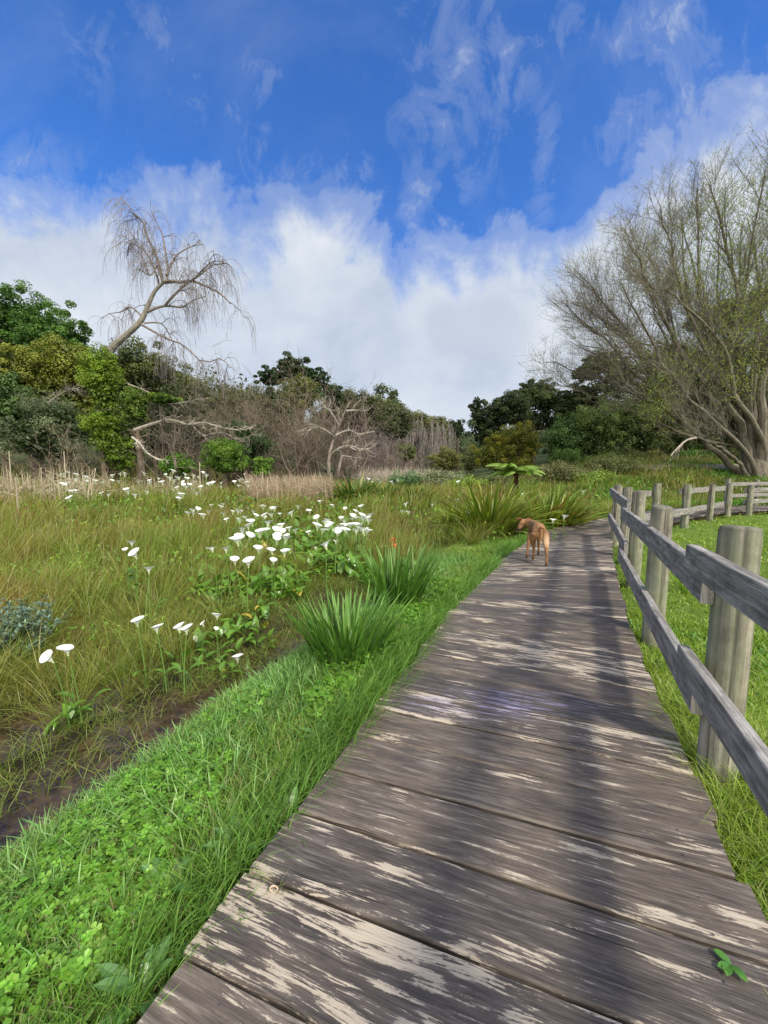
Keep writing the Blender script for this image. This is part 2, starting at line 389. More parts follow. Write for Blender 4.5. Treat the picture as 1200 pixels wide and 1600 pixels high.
def railmat():
    m, nt = newmat('weathered_rail'); uv = nd(nt, 'ShaderNodeUVMap', uv_map='UVMap').outputs[0]
    wob = noise(nt, mapping(nt, uv, (1.6, 4, 1)), 2, 2); add = nd(nt, 'ShaderNodeCombineXYZ'); nt.links.new(mathn(nt, 'MULTIPLY', wob, .022), add.inputs[1])
    va = nd(nt, 'ShaderNodeVectorMath', operation='ADD'); nt.links.new(uv, va.inputs[0]); nt.links.new(add.outputs[0], va.inputs[1]); w = va.outputs[0]
    g1 = noise(nt, mapping(nt, w, (2, 110, 1)), 1.5, 4, .65); g2 = noise(nt, mapping(nt, w, (1.6, 22, 1)), 1.5, 4, .6); g3 = noise(nt, mapping(nt, uv, (5, 16, 1)), 1, 4)
    f = mathn(nt, 'ADD', mathn(nt, 'MULTIPLY', g1, .5), mathn(nt, 'MULTIPLY', g2, .5))
    c = ramp(nt, f, [(.33, (.06, .052, .045)), (.44, (.20, .182, .162)), (.55, (.33, .31, .28)), (.68, (.50, .475, .44))])
    g4 = noise(nt, mapping(nt, uv, (9, 26, 1)), 1.3, 6, .7)
    c = mixc(nt, ramp(nt, mathn(nt, 'ADD', mathn(nt, 'MULTIPLY', g3, .5), mathn(nt, 'MULTIPLY', g4, .5)), [(.46, (0, 0, 0)), (.60, (.7, .7, .7))]), c, (.085, .08, .078))
    c = mixc(nt, ramp(nt, g3, [(.62, (0, 0, 0)), (.8, (.4, .4, .4))]), c, (.16, .20, .10))
    pbr(nt, c, .8, f, .8, .006, .2); return m
M['rail'] = railmat()
def postmat():
    m, nt = newmat('post_timber'); tc = nd(nt, 'ShaderNodeTexCoord').outputs['Object']
    oi = nd(nt, 'ShaderNodeObjectInfo'); va = nd(nt, 'ShaderNodeVectorMath', operation='ADD'); nt.links.new(tc, va.inputs[0])
    cx = nd(nt, 'ShaderNodeCombineXYZ'); nt.links.new(mathn(nt, 'MULTIPLY', oi.outputs['Random'], 30.0), cx.inputs[0]); nt.links.new(mathn(nt, 'MULTIPLY', oi.outputs['Random'], 17.0), cx.inputs[1]); nt.links.new(cx.outputs[0], va.inputs[1]); tc2 = va.outputs[0]
    g1 = noise(nt, mapping(nt, tc2, (30, 30, 1.2)), 1.6, 4, .65); g2 = noise(nt, mapping(nt, tc2, (5, 5, 1.1)), 1.6, 4, .6); g3 = noise(nt, mapping(nt, tc2, (7, 7, 5)), 1, 4)
    c = ramp(nt, g1, [(.28, (.12, .108, .088)), (.5, (.25, .235, .19)), (.72, (.37, .35, .30))])
    g5 = noise(nt, mapping(nt, tc2, (2.5, 2.5, 2.2)), 3, 6, .7); c = mixc(nt, 1.0, c, ramp(nt, g5, [(.36, (.62, .62, .60)), (.62, (1.25, 1.22, 1.15))]), 'MULTIPLY')
    ck = noise(nt, mapping(nt, tc2, (16, 16, .5)), 2, 2, .5); c = mixc(nt, ramp(nt, ck, [(.63, (0, 0, 0)), (.655, (.9, .9, .9))]), c, (.035, .03, .025))
    c = mixc(nt, ramp(nt, g2, [(.42, (0, 0, 0)), (.62, (.65, .65, .65))]), c, (.205, .235, .14))
    c = mixc(nt, ramp(nt, g3, [(.55, (0, 0, 0)), (.72, (.6, .6, .6))]), c, (.12, .105, .085))
    sp = nd(nt, 'ShaderNodeSeparateXYZ'); nt.links.new(tc, sp.inputs[0])
    top = mathn(nt, 'ADD', sp.outputs[2], mathn(nt, 'MULTIPLY', mathn(nt, 'SUBTRACT', g2, .5), .12))
    c = mixc(nt, ramp(nt, top, [(.0, (0, 0, 0)), (1, (0, 0, 0))]), c, (.1, .1, .1))
    at = nd(nt, 'ShaderNodeAttribute', attribute_name='Col'); sepc = nd(nt, 'ShaderNodeSeparateColor'); nt.links.new(at.outputs['Color'], sepc.inputs[0])
    c = mixc(nt, mathn(nt, 'MULTIPLY', sepc.outputs[0], ramp(nt, g2, [(.3, (1, 1, 1)), (.65, (.45, .45, .45))])), c, (.09, .08, .07))     # grimy weathered crown and cracks
    pbr(nt, c, .85, mathn(nt, 'ADD', g1, mathn(nt, 'MULTIPLY', sepc.outputs[0], -.4)), .6, .006, .15); return m
M['post'] = postmat()
# ground
def groundmat():
    m, nt = newmat('soil_and_turf'); at = nd(nt, 'ShaderNodeAttribute', attribute_name='Col'); tc = nd(nt, 'ShaderNodeTexCoord').outputs['Object']
    n1 = noise(nt, tc, 9, 6, .7); n2 = noise(nt, tc, 60, 4, .7)
    c = mixc(nt, 1.0, at.outputs['Color'], ramp(nt, mathn(nt, 'ADD', mathn(nt, 'MULTIPLY', n1, .5), mathn(nt, 'MULTIPLY', n2, .5)), [(.3, (.5, .5, .5)), (.7, (1.5, 1.5, 1.5))]), 'MULTIPLY')
    pbr(nt, c, .95, n2, .6, .03, .1); return m
M['ground'] = groundmat()
m, nt = newmat('stream_water'); tc = nd(nt, 'ShaderNodeTexCoord').outputs['Object']
mp = mapping(nt, tc, (1, 1, 1)); n1 = noise(nt, mp, 7, 3, .5, .6); n2 = noise(nt, mapping(nt, tc, (3, 3, 1)), 6, 5, .7)
c = ramp(nt, mathn(nt, 'ADD', mathn(nt, 'MULTIPLY', n1, .5), mathn(nt, 'MULTIPLY', n2, .5)), [(.36, (.014, .010, .006)), (.5, (.055, .036, .017)), (.66, (.13, .092, .05))])
b = pbr(nt, c, .07, n1, .25, .03, .4); M['water'] = m

# ------------------------------------------------------------------ GROUND
def build_ground():
    n = 230
    t = np.linspace(-1, 1, n)
    xs = np.sinh(t*6.2)/np.sinh(6.2)*900
    xs = xs+1.5*0
    t2 = np.linspace(-.75, 1, n+40)
    ys = np.sinh(t2*6.0)/np.sinh(6.0)*900
    X, Y = np.meshgrid(xs, ys+1.0, indexing='ij')
    # a finer inner lattice near the walk
    Z = ground(X, Y)
    q, s = lateral(X, Y); q = q.reshape(X.shape)
    c = np.zeros(X.shape+(3,))
    lawn = np.array([.11, .17, .03]); mud = np.array([.03, .026, .016]); marsh = np.array([.075, .07, .028]); hill = np.array([.05, .065, .025])
    w = sm(-.2, .2, q)[..., None]; v = sm(2.0, 2.3, q)[..., None]
    c = lawn*(1-w)+(np.array([.04, .065, .018])*(1-v)+marsh*v)*w
    far = sm(24, 34, Y)[..., None]; c = c*(1-far)+hill*far
    c[Z < -.335] = mud; c[(q > 1.6) & (q < 2.5) & (s.reshape(X.shape) < 2.6)] = mud
    nx, ny = X.shape
    idx = np.arange(nx*ny).reshape(nx, ny)
    F = np.concatenate([np.stack([idx[:-1, :-1], idx[1:, :-1], idx[1:, 1:]], -1).reshape(-1, 3), np.stack([idx[:-1, :-1], idx[1:, 1:], idx[:-1, 1:]], -1).reshape(-1, 3)])
    mb = MB(); mb.add(np.stack([X, Y, Z], -1).reshape(-1, 3), F, c.reshape(-1, 3))
    o = mb.build('ground', M['ground'], smooth=True); tag(o, 'marshy valley floor and hillsides under the grass and trees', 'ground', kind='structure')
build_ground()
# stream: a winding sheet following the trough
def build_water():
    S = np.linspace(-1.5, 6.5, 90); mb = MB()
    for (q0, q1, s1, z) in ((1.62, 2.56, 5.3, -.375), (2.56, 3.30, 3.4, -.372)):
        Ss = S[S < s1]
        A = np.stack([-.14-q0+.05*np.sin(Ss*2.1), Ss], 1); B = np.stack([-.14-q1+.04*np.sin(Ss*3), Ss], 1)
        V = []
        for a, b in zip(A, B):
            p = offp(a[0], a[1]); r = offp(b[0], b[1]); V += [[p[0], p[1], z], [r[0], r[1], z]]
        n = len(Ss); F = []
        for i in range(n-1): F += [[2*i, 2*i+2, 2*i+3], [2*i, 2*i+3, 2*i+1]]
        mb.add(V, F)
    o = mb.build('stream_water', M['water'], smooth=True); tag(o, 'shallow brown stream water beside the grassy bank', 'water', kind='structure')
build_water()

# ------------------------------------------------------------------ BOARDWALK
def at_s(Q, s):  # point at arc length s along dense polyline
    return None
def build_deck():
    L = np.concatenate([[0], np.cumsum(np.hypot(*(CEs[1:]-CEs[:-1]).T))]); tot = L[-1]
    def pt(Q, s): return np.array([np.interp(s, L, Q[:, 0]), np.interp(s, L, Q[:, 1])])
    root = empty('boardwalk', (0, 0, 0), 'weathered grey timber boardwalk with worn pale patches curving away beside the fence', 'boardwalk')
    mb = MB(); s = 0.35; i = 0
    s0off = 1.6
    rr = np.random.RandomState(3)
    while s < tot-1.2:
        wd = .232+rr.uniform(-.012, .014); gap = rr.choice([.004, .006, .009, .013], p=[.3, .3, .25, .15])
        skew = .10*(1-min(max((s-s0off-2)/5, 0), 1))      # boards laid slightly askew
        ns = 12 if s < 7 else 4
        e0 = rr.uniform(-.02, .02); e1 = rr.uniform(-.02, .02); th = .045; cup = rr.uniform(-.002, .004); tl = rr.uniform(-.0015, .0025)
        def row(sc, wv):
            # along the board from left to right edge
            out = []
            for k in range(ns+1):
                f = k/ns
                sl = sc+(f-.5)*1.46*skew
                l = pt(LEs, sl); r = pt(REs, sl); d = norm(r-l)
                l2 = l+d*e0; r2 = r+d*e1
                out.append(l2*(1-f)+r2*f)
            return np.array(out)
        prof = [(0.0, -th), (0.0, -.006), (.006, 0.0), (.5, cup), (-.006, 0.0), (0.0, -.006), (0.0, -th)]
        ss = [s, s+.0005, s+.006, s+wd/2, s+wd-.006, s+wd-.0005, s+wd]
        zs = [-th, -.007, 0+tl, cup+tl/2, 0-tl, -.007, -th]
        vv = [.0-.04, 0, .006, wd/2, wd-.006, wd, wd+.04]
        rows = [row(q, 0) for q in ss]
        wav = (rr.rand(ns+1)-.5)*.002
        V = np.zeros((7, ns+1, 3)); UV = np.zeros((7, ns+1, 2))
        off = i*.733+3
        for j in range(7):
            V[j, :, :2] = rows[j]; V[j, :, 2] = zs[j]+(wav if 1 < j < 5 else 0)+.0
            UV[j, :, 0] = np.linspace(0, 1.46, ns+1)+rr.rand()*0+i*5.37; UV[j, :, 1] = vv[j]+off
        # slight raggedness of the long edges
        F = []
        W = ns+1
        for j in range(6):
            for k in range(ns):
                a = j*W+k; F += [[a, a+1, a+W+1], [a, a+W+1, a+W]]
        for k0 in (0, ns):   # end grain
            for j in range(1, 6): F.append([k0, j*W+k0, (j+1)*W+k0])
        C = np.tile([rr.rand(), rr.rand(), 0.], (7*W, 1)); C[:W, 2] = 1; C[6*W:, 2] = 1   # third channel: plank sides painted black, as shade down in the gaps
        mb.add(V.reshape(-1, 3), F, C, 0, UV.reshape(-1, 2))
        s += wd+gap; i += 1
    DECK = mb
    # bearers below the boards
    for side, Q, k in (('l', LEs, .12), ('m', CEs, 0), ('r', REs, -.12)):
        P = []
        for s in np.arange(.2, tot, .4):
            p = pt(Q, s); c = pt(CEs, s); d = norm(c-p+1e-9); P.append([*(p+d*abs(k)), -.105])
        P = np.array(P); b = MB(); tubes(b, P, np.full(len(P), .058), 4, (.1, .08, .06)); b.build('bearer', M['bark'], root)
    # nail heads sit in the boards' mesh
    nb = mb; s = 0.35
    th = np.arange(6)*PI/3
    for s in np.arange(.45, 7, .117):
        for f in (.12, .5, .9):
            sl = s+(f-.5)*1.46*.1
            p = pt(LEs, sl)*(1-f)+pt(REs, sl)*f+rr.randn(2)*.008
            ring = np.stack([p[0]+.004*np.cos(th), p[1]+.004*np.sin(th), np.full(6, .0045)], 1)
            nb.add(np.vstack([ring, [[p[0], p[1], .0055]]]), [[j, (j+1) % 6, 6] for j in range(6)], (.10, .085, .08), 1)
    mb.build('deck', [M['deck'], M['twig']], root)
build_deck()

# ------------------------------------------------------------------ FENCES
def post(parent, x, y, top, r=.085, base=None, seed=0, tilt=(0, 0)):
    rr = np.random.RandomState(seed); S = 28
    b = float(ground(np.array([x]), np.array([y]))[0])-.25 if base is None else base
    zz = [b, b+.3, -.0, .3, .6, top-.15, top-.04, top-.018, top-.006, top, top+.002]
    zz = sorted(zz); rf = [1.03, 1.02, 1.0, 1.01, .99, .985, .98, .955, .90, .6, .0]
    th = np.arange(S)*2*PI/S; cr = 1+.03*np.sin(th*2+rr.rand()*6)+.016*np.sin(th*5+rr.rand()*6)+rr.uniform(-.01, .01, S)
    crack = np.zeros(S); cs = rr.choice(S, 3, replace=False); crack[cs] = 1
    V = []; C = []
    sl = rr.uniform(-.012, .012, 2)
    for k, z in enumerate(zz):
        rad = r*rf[k]*cr*(1-.09*crack*(.3+.7*(k > 3)))*(1+.012*math.sin(k*1.7+seed))
        zt = (sl[0]*np.cos(th)+sl[1]*np.sin(th))*(k >= 6)+rr.uniform(-.002, .002, S)*(k >= 7)
        V.append(np.stack([rad*np.cos(th)+tilt[0]*(z-b), rad*np.sin(th)+tilt[1]*(z-b), z+zt*rf[k]], 1))
        g = .0 if k < 6 else (.25 if k == 6 else .75)
        C.append(np.stack([np.clip(g+crack*.9, 0, 1), crack, crack], 1))
    V = np.concatenate(V); C = np.concatenate(C); F = []
    for k in range(len(zz)-1):
        for j in range(S):
            a = k*S+j; c = k*S+(j+1) % S; F += [[a, c, c+S], [a, c+S, a+S]]
    mb = MB(); mb.add(V, F, C); o = mb.build('post', M['post'], parent, smooth=True); o.location = (x, y, 0); return o
def rail(parent, a, b, z0, z1, h=.145, t=.045, seed=0, mat='rail'):
    """a plank on edge from a to b, heights z0,z1 of its middle"""
    rr = np.random.RandomState(seed); a = np.array(a, float); b = np.array(b, float); L = np.hypot(*(b-a)); d = (b-a)/L; n = np.array([-d[1], d[0]])
    K = max(4, int(L/.2)); ch = .004
    sec = [(-t/2, -h/2+ch), (-t/2, h/2-ch), (-t/2+ch, h/2), (t/2-ch, h/2), (t/2, h/2-ch), (t/2, -h/2+ch), (t/2-ch, -h/2), (-t/2+ch, -h/2)]
    vv = [0, h, h+.006, h+t, h+t+.006, 2*h+t, 2*h+t+.01, 2*h+2*t]
    V = []; UV = []; bow = rr.uniform(-.006, .006)
    for k in range(K+1):
        f = k/K; c = a+(b-a)*f+n*bow*math.sin(PI*f); z = z0+(z1-z0)*f+rr.uniform(-.0015, .0015)
        for (o1, o2), v in zip(sec, vv):
            V.append([*(c+n*o1), z+o2]); UV.append([f*L+seed*3.3, v+seed*1.9])
    F = []
    for k in range(K):
        for j in range(8):
            p = k*8+j; q = k*8+(j+1) % 8; F += [[p, q, q+8], [p, q+8, p+8]]
    for k0 in (0, K*8):
        for j in range(1, 7): F.append([k0, k0+j, k0+j+1])
    mb = MB(); mb.add(V, F, (.5, .5, .5), 0, UV)
    o = mb.build('rail', M[mat], parent); return o
f1 = empty('post_and_rail_fence', (1.5, 1.6, -.15), 'grey two-rail timber fence with round posts along the right edge of the boardwalk', 'fence')
W0 = np.array([1.5, 1.6])
def fpost(root, x, y, top, **k):
    o = post(root, x, y, top, **k); o.location = (x-root.location[0], y-root.location[1], -root.location[2]); return o
def frail(root, *a, **k):
    o = rail(root, *a, **k); o.location = (-root.location[0], -root.location[1], -root.location[2]); return o
PA, PB, PC, PDd, PE = [np.array(p) for p in ((1.50, 1.60), (2.17, 2.98), (3.07, 4.62), (3.68, 5.80), (4.48, 7.36))]
PZ = np.array([.80, .10])
for p, t, r, sd in ((PZ, 1.05, .09, 11), (PA, 1.07, .071, 1), (PB, 1.03, .072, 2), (PC, 1.065, .072, 3), (PDd, 1.055, .070, 4), (PE, 1.04, .075, 5)):
    fpost(f1, p[0], p[1], t, r=r, seed=sd)
def side(p, q, o):   # point beside post p, o metres to the deck side of line p->q
    d = norm(q-p); n = np.array([-d[1], d[0]]); return n*o
n1 = side(PZ, PB, 1)
def beside(p, o, along=0, ref=(PZ, PB)):
    d = norm(ref[1]-ref[0]); n = np.array([-d[1], d[0]]); return p+n*o+d*along
# spans lap over one another at the posts: far end outside, near end against the post
for (zn, za, zc, zd, ze, sd) in ((.915, .80, .78, .87, .905, 20), (.445, .29, .26, .36, .415, 30)):
    frail(f1, beside(PZ, .100, -.6), beside(PA, .150, .025), zn, zn, seed=sd+1, h=.122)
    r2 = (PA, PC)
    frail(f1, beside(PA, .095, -.03, r2), beside(PC, .150, .08, r2), za, zc, seed=sd+2, h=.15)
    r3 = (PC, PE)
    frail(f1, beside(PC, .098, -.06, r3), beside(PE, .105, .12, r3), zd, ze, seed=sd+3, h=.14)
f2 = empty('post_and_rail_fence', (7.5, 9.5, -.15), 'grey post and rail fence on the lawn side of the boardwalk beyond the bend', 'fence')
P0, P1, P2, P3, P4, P5 = [np.array(p) for p in ((6.08, 8.55), (7.50, 9.50), (9.35, 10.95), (10.85, 12.05), (11.80, 12.35), (14.6, 12.75))]
for p, t, r, sd in ((P0, 1.03, .078, 6), (P1, .97, .085, 7), (P2, .93, .078, 8), (P3, .93, .08, 9), (P4, .86, .08, 10), (P5, .95, .08, 12)):
    fpost(f2, p[0], p[1], t, r=r, seed=sd)
POSTS = [tuple(p) for p in (PA, PB, PC, PDd, PE, P1, P2, P3)]
def bs(p, a, b, o, al=0): return beside(p, o, al, (a, b))
frail(f2, bs(PE, PE, P0, .10, .1), bs(P0, PE, P0, .10, .05), .82, .80, seed=41, h=.13)
frail(f2, bs(PE, PE, P1, -.03, .15), bs(P1, PE, P1, -.11, .16), .34, .33, seed=42, h=.15)
frail(f2, bs(P1, P1, P3, .11, -.12), bs(P3, P1, P3, .11, -.05), .80, .76, seed=43, h=.14)
frail(f2, bs(P1, P1, P3, .11, -.05), bs(P3, P1, P3, .11, -.05), .28, .27, seed=44, h=.14)
frail(f2, bs(P4, P4, P5, .11, -.1), bs(P5, P4, P5, .11, .1), .66, .80, seed=45, h=.14)
frail(f2, bs(P4, P4, P5, .11, -.1), bs(P5, P4, P5, .11, .1), .30, .42, seed=46, h=.14)
f3 = empty('post_and_rail_fence', (12.6, 13.9, -.1), 'grey rail fence on the far side of the boardwalk near the big bare tree', 'fence')
Q = [np.array(p) for p in ((12.65, 14.15), (14.3, 14.75), (16.6, 15.2), (19, 15.6))]
for k, p in enumerate(Q): fpost(f3, p[0], p[1], (1.02, .98, 1.0, 1.0)[k], r=.08, seed=50+k)
for k in range(3):
    for z in (.82, .40): frail(f3, Q[k]+(Q[k+1]-Q[k])*-.02+np.array([0, -.1]), Q[k+1]+np.array([0, -.1]), z, z, seed=60+k*2+int(z*10), h=.13)

# ------------------------------------------------------------------ colour helpers
def cmix(A, B, f): return np.asarray(A)*(1-f)[:, None]+np.asarray(B)*f[:, None]
def jit(C, a=.25):
    return C*(1+(R.rand(len(C), 1)-.5)*2*a)*(1+(R.rand(len(C), 3)-.5)*.16)
def scatter_qs(n, q0, q1, s0, s1, sbias=1.0):
    q = q0+(q1-q0)*R.rand(n); s = s0+(s1-s0)*R.rand(n)**sbias
    # place along the curved deck
    L = np.concatenate([[0], np.cumsum(np.hypot(*(CEs[1:]-CEs[:-1]).T))])-1.6
    cx = np.interp(s, L, CEs[:, 0]); cy = np.interp(s, L, CEs[:, 1])
    dx = np.interp(s+.1, L, CEs[:, 0])-cx; dy = np.interp(s+.1, L, CEs[:, 1])-cy; d = np.hypot(dx, dy); dx, dy = dx/d, dy/d
    return cx-dy*q, cy+dx*q, q, s
# ------------------------------------------------------------------ BANK GRASS (left of the deck)
def bank():
    mb = MB()
    # fine under-grass
    for n, q0, q1, s0, s1, h0, h1, w in ((56000, .74, 1.78, -.6, 2.6, .05, .13, .0048), (34000, .74, 2.0, 2.6, 6.5, .06, .14, .007), (22000, .76, 1.9, 6.5, 9.8, .06, .15, .011)):
        x, y, q, s = scatter_qs(n, q0, q1, s0, s1)
        z = ground(x, y)
        keep = (R.rand(n) < .55+.7*vn(x, y, 3.1, 2)) & (z > -.34) & ((s > 3.5) | (q < 1.55+.30*vn(x, y, 2.4, 51)))
        x, y, q, z = x[keep], y[keep], q[keep], z[keep]; n = len(x)
        t = vn(x, y, 1.8, 11)
        h = (h0+(h1-h0)*R.rand(n))*(.6+.8*vn(x, y, 2.3, 7))
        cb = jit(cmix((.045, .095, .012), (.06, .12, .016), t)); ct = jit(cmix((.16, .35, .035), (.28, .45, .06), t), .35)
        dead = R.rand(n) < .12; ct[dead] = (.42, .34, .18)
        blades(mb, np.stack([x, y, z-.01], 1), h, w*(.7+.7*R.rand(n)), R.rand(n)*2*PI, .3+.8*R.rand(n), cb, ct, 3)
    # tall lush blue-green blades at the stream's edge
    for n, q0, q1, s0, s1, w in ((9000, 1.1, 1.85, -.5, 3.2, .0078), (11000, .8, 1.75, -.5, 2.6, .0085), (9000, 1.1, 2.0, 3.0, 6.0, .009)):
        x, y, q, s = scatter_qs(n, q0, q1, s0, s1); z = ground(x, y)
        k = (R.rand(n) < .35+.9*sm(1.2, 1.6, q)) & ((s > 3.4) | (q < 1.58+.30*vn(x, y, 2.4, 51)))
        x, y, z, q = x[k], y[k], z[k], q[k]; n = len(x)
        h = (.08+.11*R.rand(n))*(.7+.5*vn(x, y, 2, 3))
        az = R.rand(n)*2*PI
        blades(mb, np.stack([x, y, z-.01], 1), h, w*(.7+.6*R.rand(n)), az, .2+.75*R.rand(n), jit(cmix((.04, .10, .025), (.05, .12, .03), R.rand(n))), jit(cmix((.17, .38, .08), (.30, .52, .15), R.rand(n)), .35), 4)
    # overhanging tussock along the boards' edge
    for n, s0, s1, w in ((5200, -.5, 3.5, .005), (4500, 3.5, 9.5, .008)):
        x, y, q, s = scatter_qs(n, .70, .95, s0, s1); z = ground(x, y)
        h = (.09+.24*R.rand(n)*(vn(x, y, 2.2, 31)))
        dx = .91; az = np.arctan2(-.41, .91)+R.randn(n)*1.0
        blades(mb, np.stack([x, y, np.minimum(z, -.08)], 1), h+.04, w*(.7+.7*R.rand(n)), az, .2+.7*R.rand(n), jit(np.tile([.04, .09, .015], (n, 1))), jit(np.tile([.19, .38, .06], (n, 1))), 4)
    o = mb.build('bank_grass', M['grass']); tag(o, 'lush green grass covering the bank between stream and boardwalk', 'grass', kind='stuff')
    # clover
    cb = MB()
    ctr = [(offp(-.14-1.35, .95), .33, 1100), (offp(-.14-1.1, .6), .25, 500), (offp(-.14-1.2, 2.5), .40, 2000), (offp(-.14-1.0, 1.9), .28, 900), (offp(-.14-1.0, 3.4), .4, 2000), (offp(-.14-1.4, .2), .4, 900), (offp(-.14-1.1, 4.3), .4, 1200), (offp(-.14-1.55, 1.6), .25, 400)]
    for c, rad, n in ctr:
        a = R.rand(n)*2*PI; rr_ = rad*np.sqrt(R.rand(n))*(.6+.6*vn(np.cos(a)*2+c[0], np.sin(a)*2+c[1], 1))
        x = c[0]+rr_*np.cos(a); y = c[1]+rr_*np.sin(a)
        q, s = lateral(x, y); k = (q > .78) & (q < 2.2); x, y = x[k], y[k]; n = len(x)
        z = ground(x, y)+.03+.06*R.rand(n)
        size = .010+.008*R.rand(n); a0 = R.rand(n)*2*PI; tone = jit(cmix((.10, .24, .02), (.20, .40, .045), R.rand(n)), .3)
        nn = norm(np.stack([R.randn(n)*.3, R.randn(n)*.3, np.ones(n)], 1))
        for j in range(3):
            aj = a0+j*2.094
            d = np.stack([np.cos(aj), np.sin(aj), np.zeros(n)], 1); d = norm(d-nn*(d*nn).sum(1)[:, None]); e = np.cross(nn, d)
            P = np.stack([x, y, z], 1)
            sz = size[:, None]
            V = np.stack([P, P+d*sz*.55+e*sz*.52+nn*sz*.12, P+d*sz*1.05+e*sz*.35+nn*sz*.1, P+d*sz*.98, P+d*sz*1.05-e*sz*.35+nn*sz*.1, P+d*sz*.55-e*sz*.52+nn*sz*.12], 1)
            F = np.array([[0, 1, 3], [1, 2, 3], [0, 3, 5], [3, 4, 5]]); FF = (F[None]+(np.arange(n)*6)[:, None, None]).reshape(-1, 3)
            cb.add(V.reshape(-1, 3), FF, np.repeat(tone, 6, 0))
    o = cb.build('clover', M['grass']); tag(o, 'low green clover patches among the bank grass', 'clover', kind='stuff')
bank()
# stream-side weeds and the muddy spit
def streamside():
    mb = MB(); n = 46000
    x, y, q, s = scatter_qs(n, 1.62, 4.2, -.9, 6.6); z = ground(x, y)
    k = ((q > 2.18+.14*np.sin(s*4)+.1*np.sin(s*9)) | ((s > 2.25+.25*np.sin(q*5)) & (R.rand(n) < .8))) & (R.rand(n) < .15+1.0*vn(x, y, 4, 5)) & ~((np.abs(q-2.95) < .14) & (s < 2.6)); x, y, z = x[k], y[k], z[k]; n = len(x)
    blades(mb, np.stack([x, y, np.maximum(z, -.39)-.01], 1), .07+.20*R.rand(n)*(.5+vn(x, y, 1.3, 8)), .0050, R.rand(n)*2*PI, .5+1.0*R.rand(n), jit(np.tile([.09, .15, .02], (n, 1))), jit(cmix((.20, .29, .04), (.36, .34, .09), R.rand(n))), 3)
    n = 500; x, y, q, s = scatter_qs(n, 2.2, 2.45, -.5, 4.6)
    blades(mb, np.stack([x, y, np.full(n, -.39)], 1), .06+.09*R.rand(n), .004, R.rand(n)*2*PI, .6+.9*R.rand(n), jit(np.tile([.07, .10, .02], (n, 1))), jit(np.tile([.2, .25, .06], (n, 1))), 3)
    o = mb.build('streamside_grass', M['grass']); tag(o, 'thin yellow-green grass on the mud across the stream', 'grass', kind='stuff')
streamside()
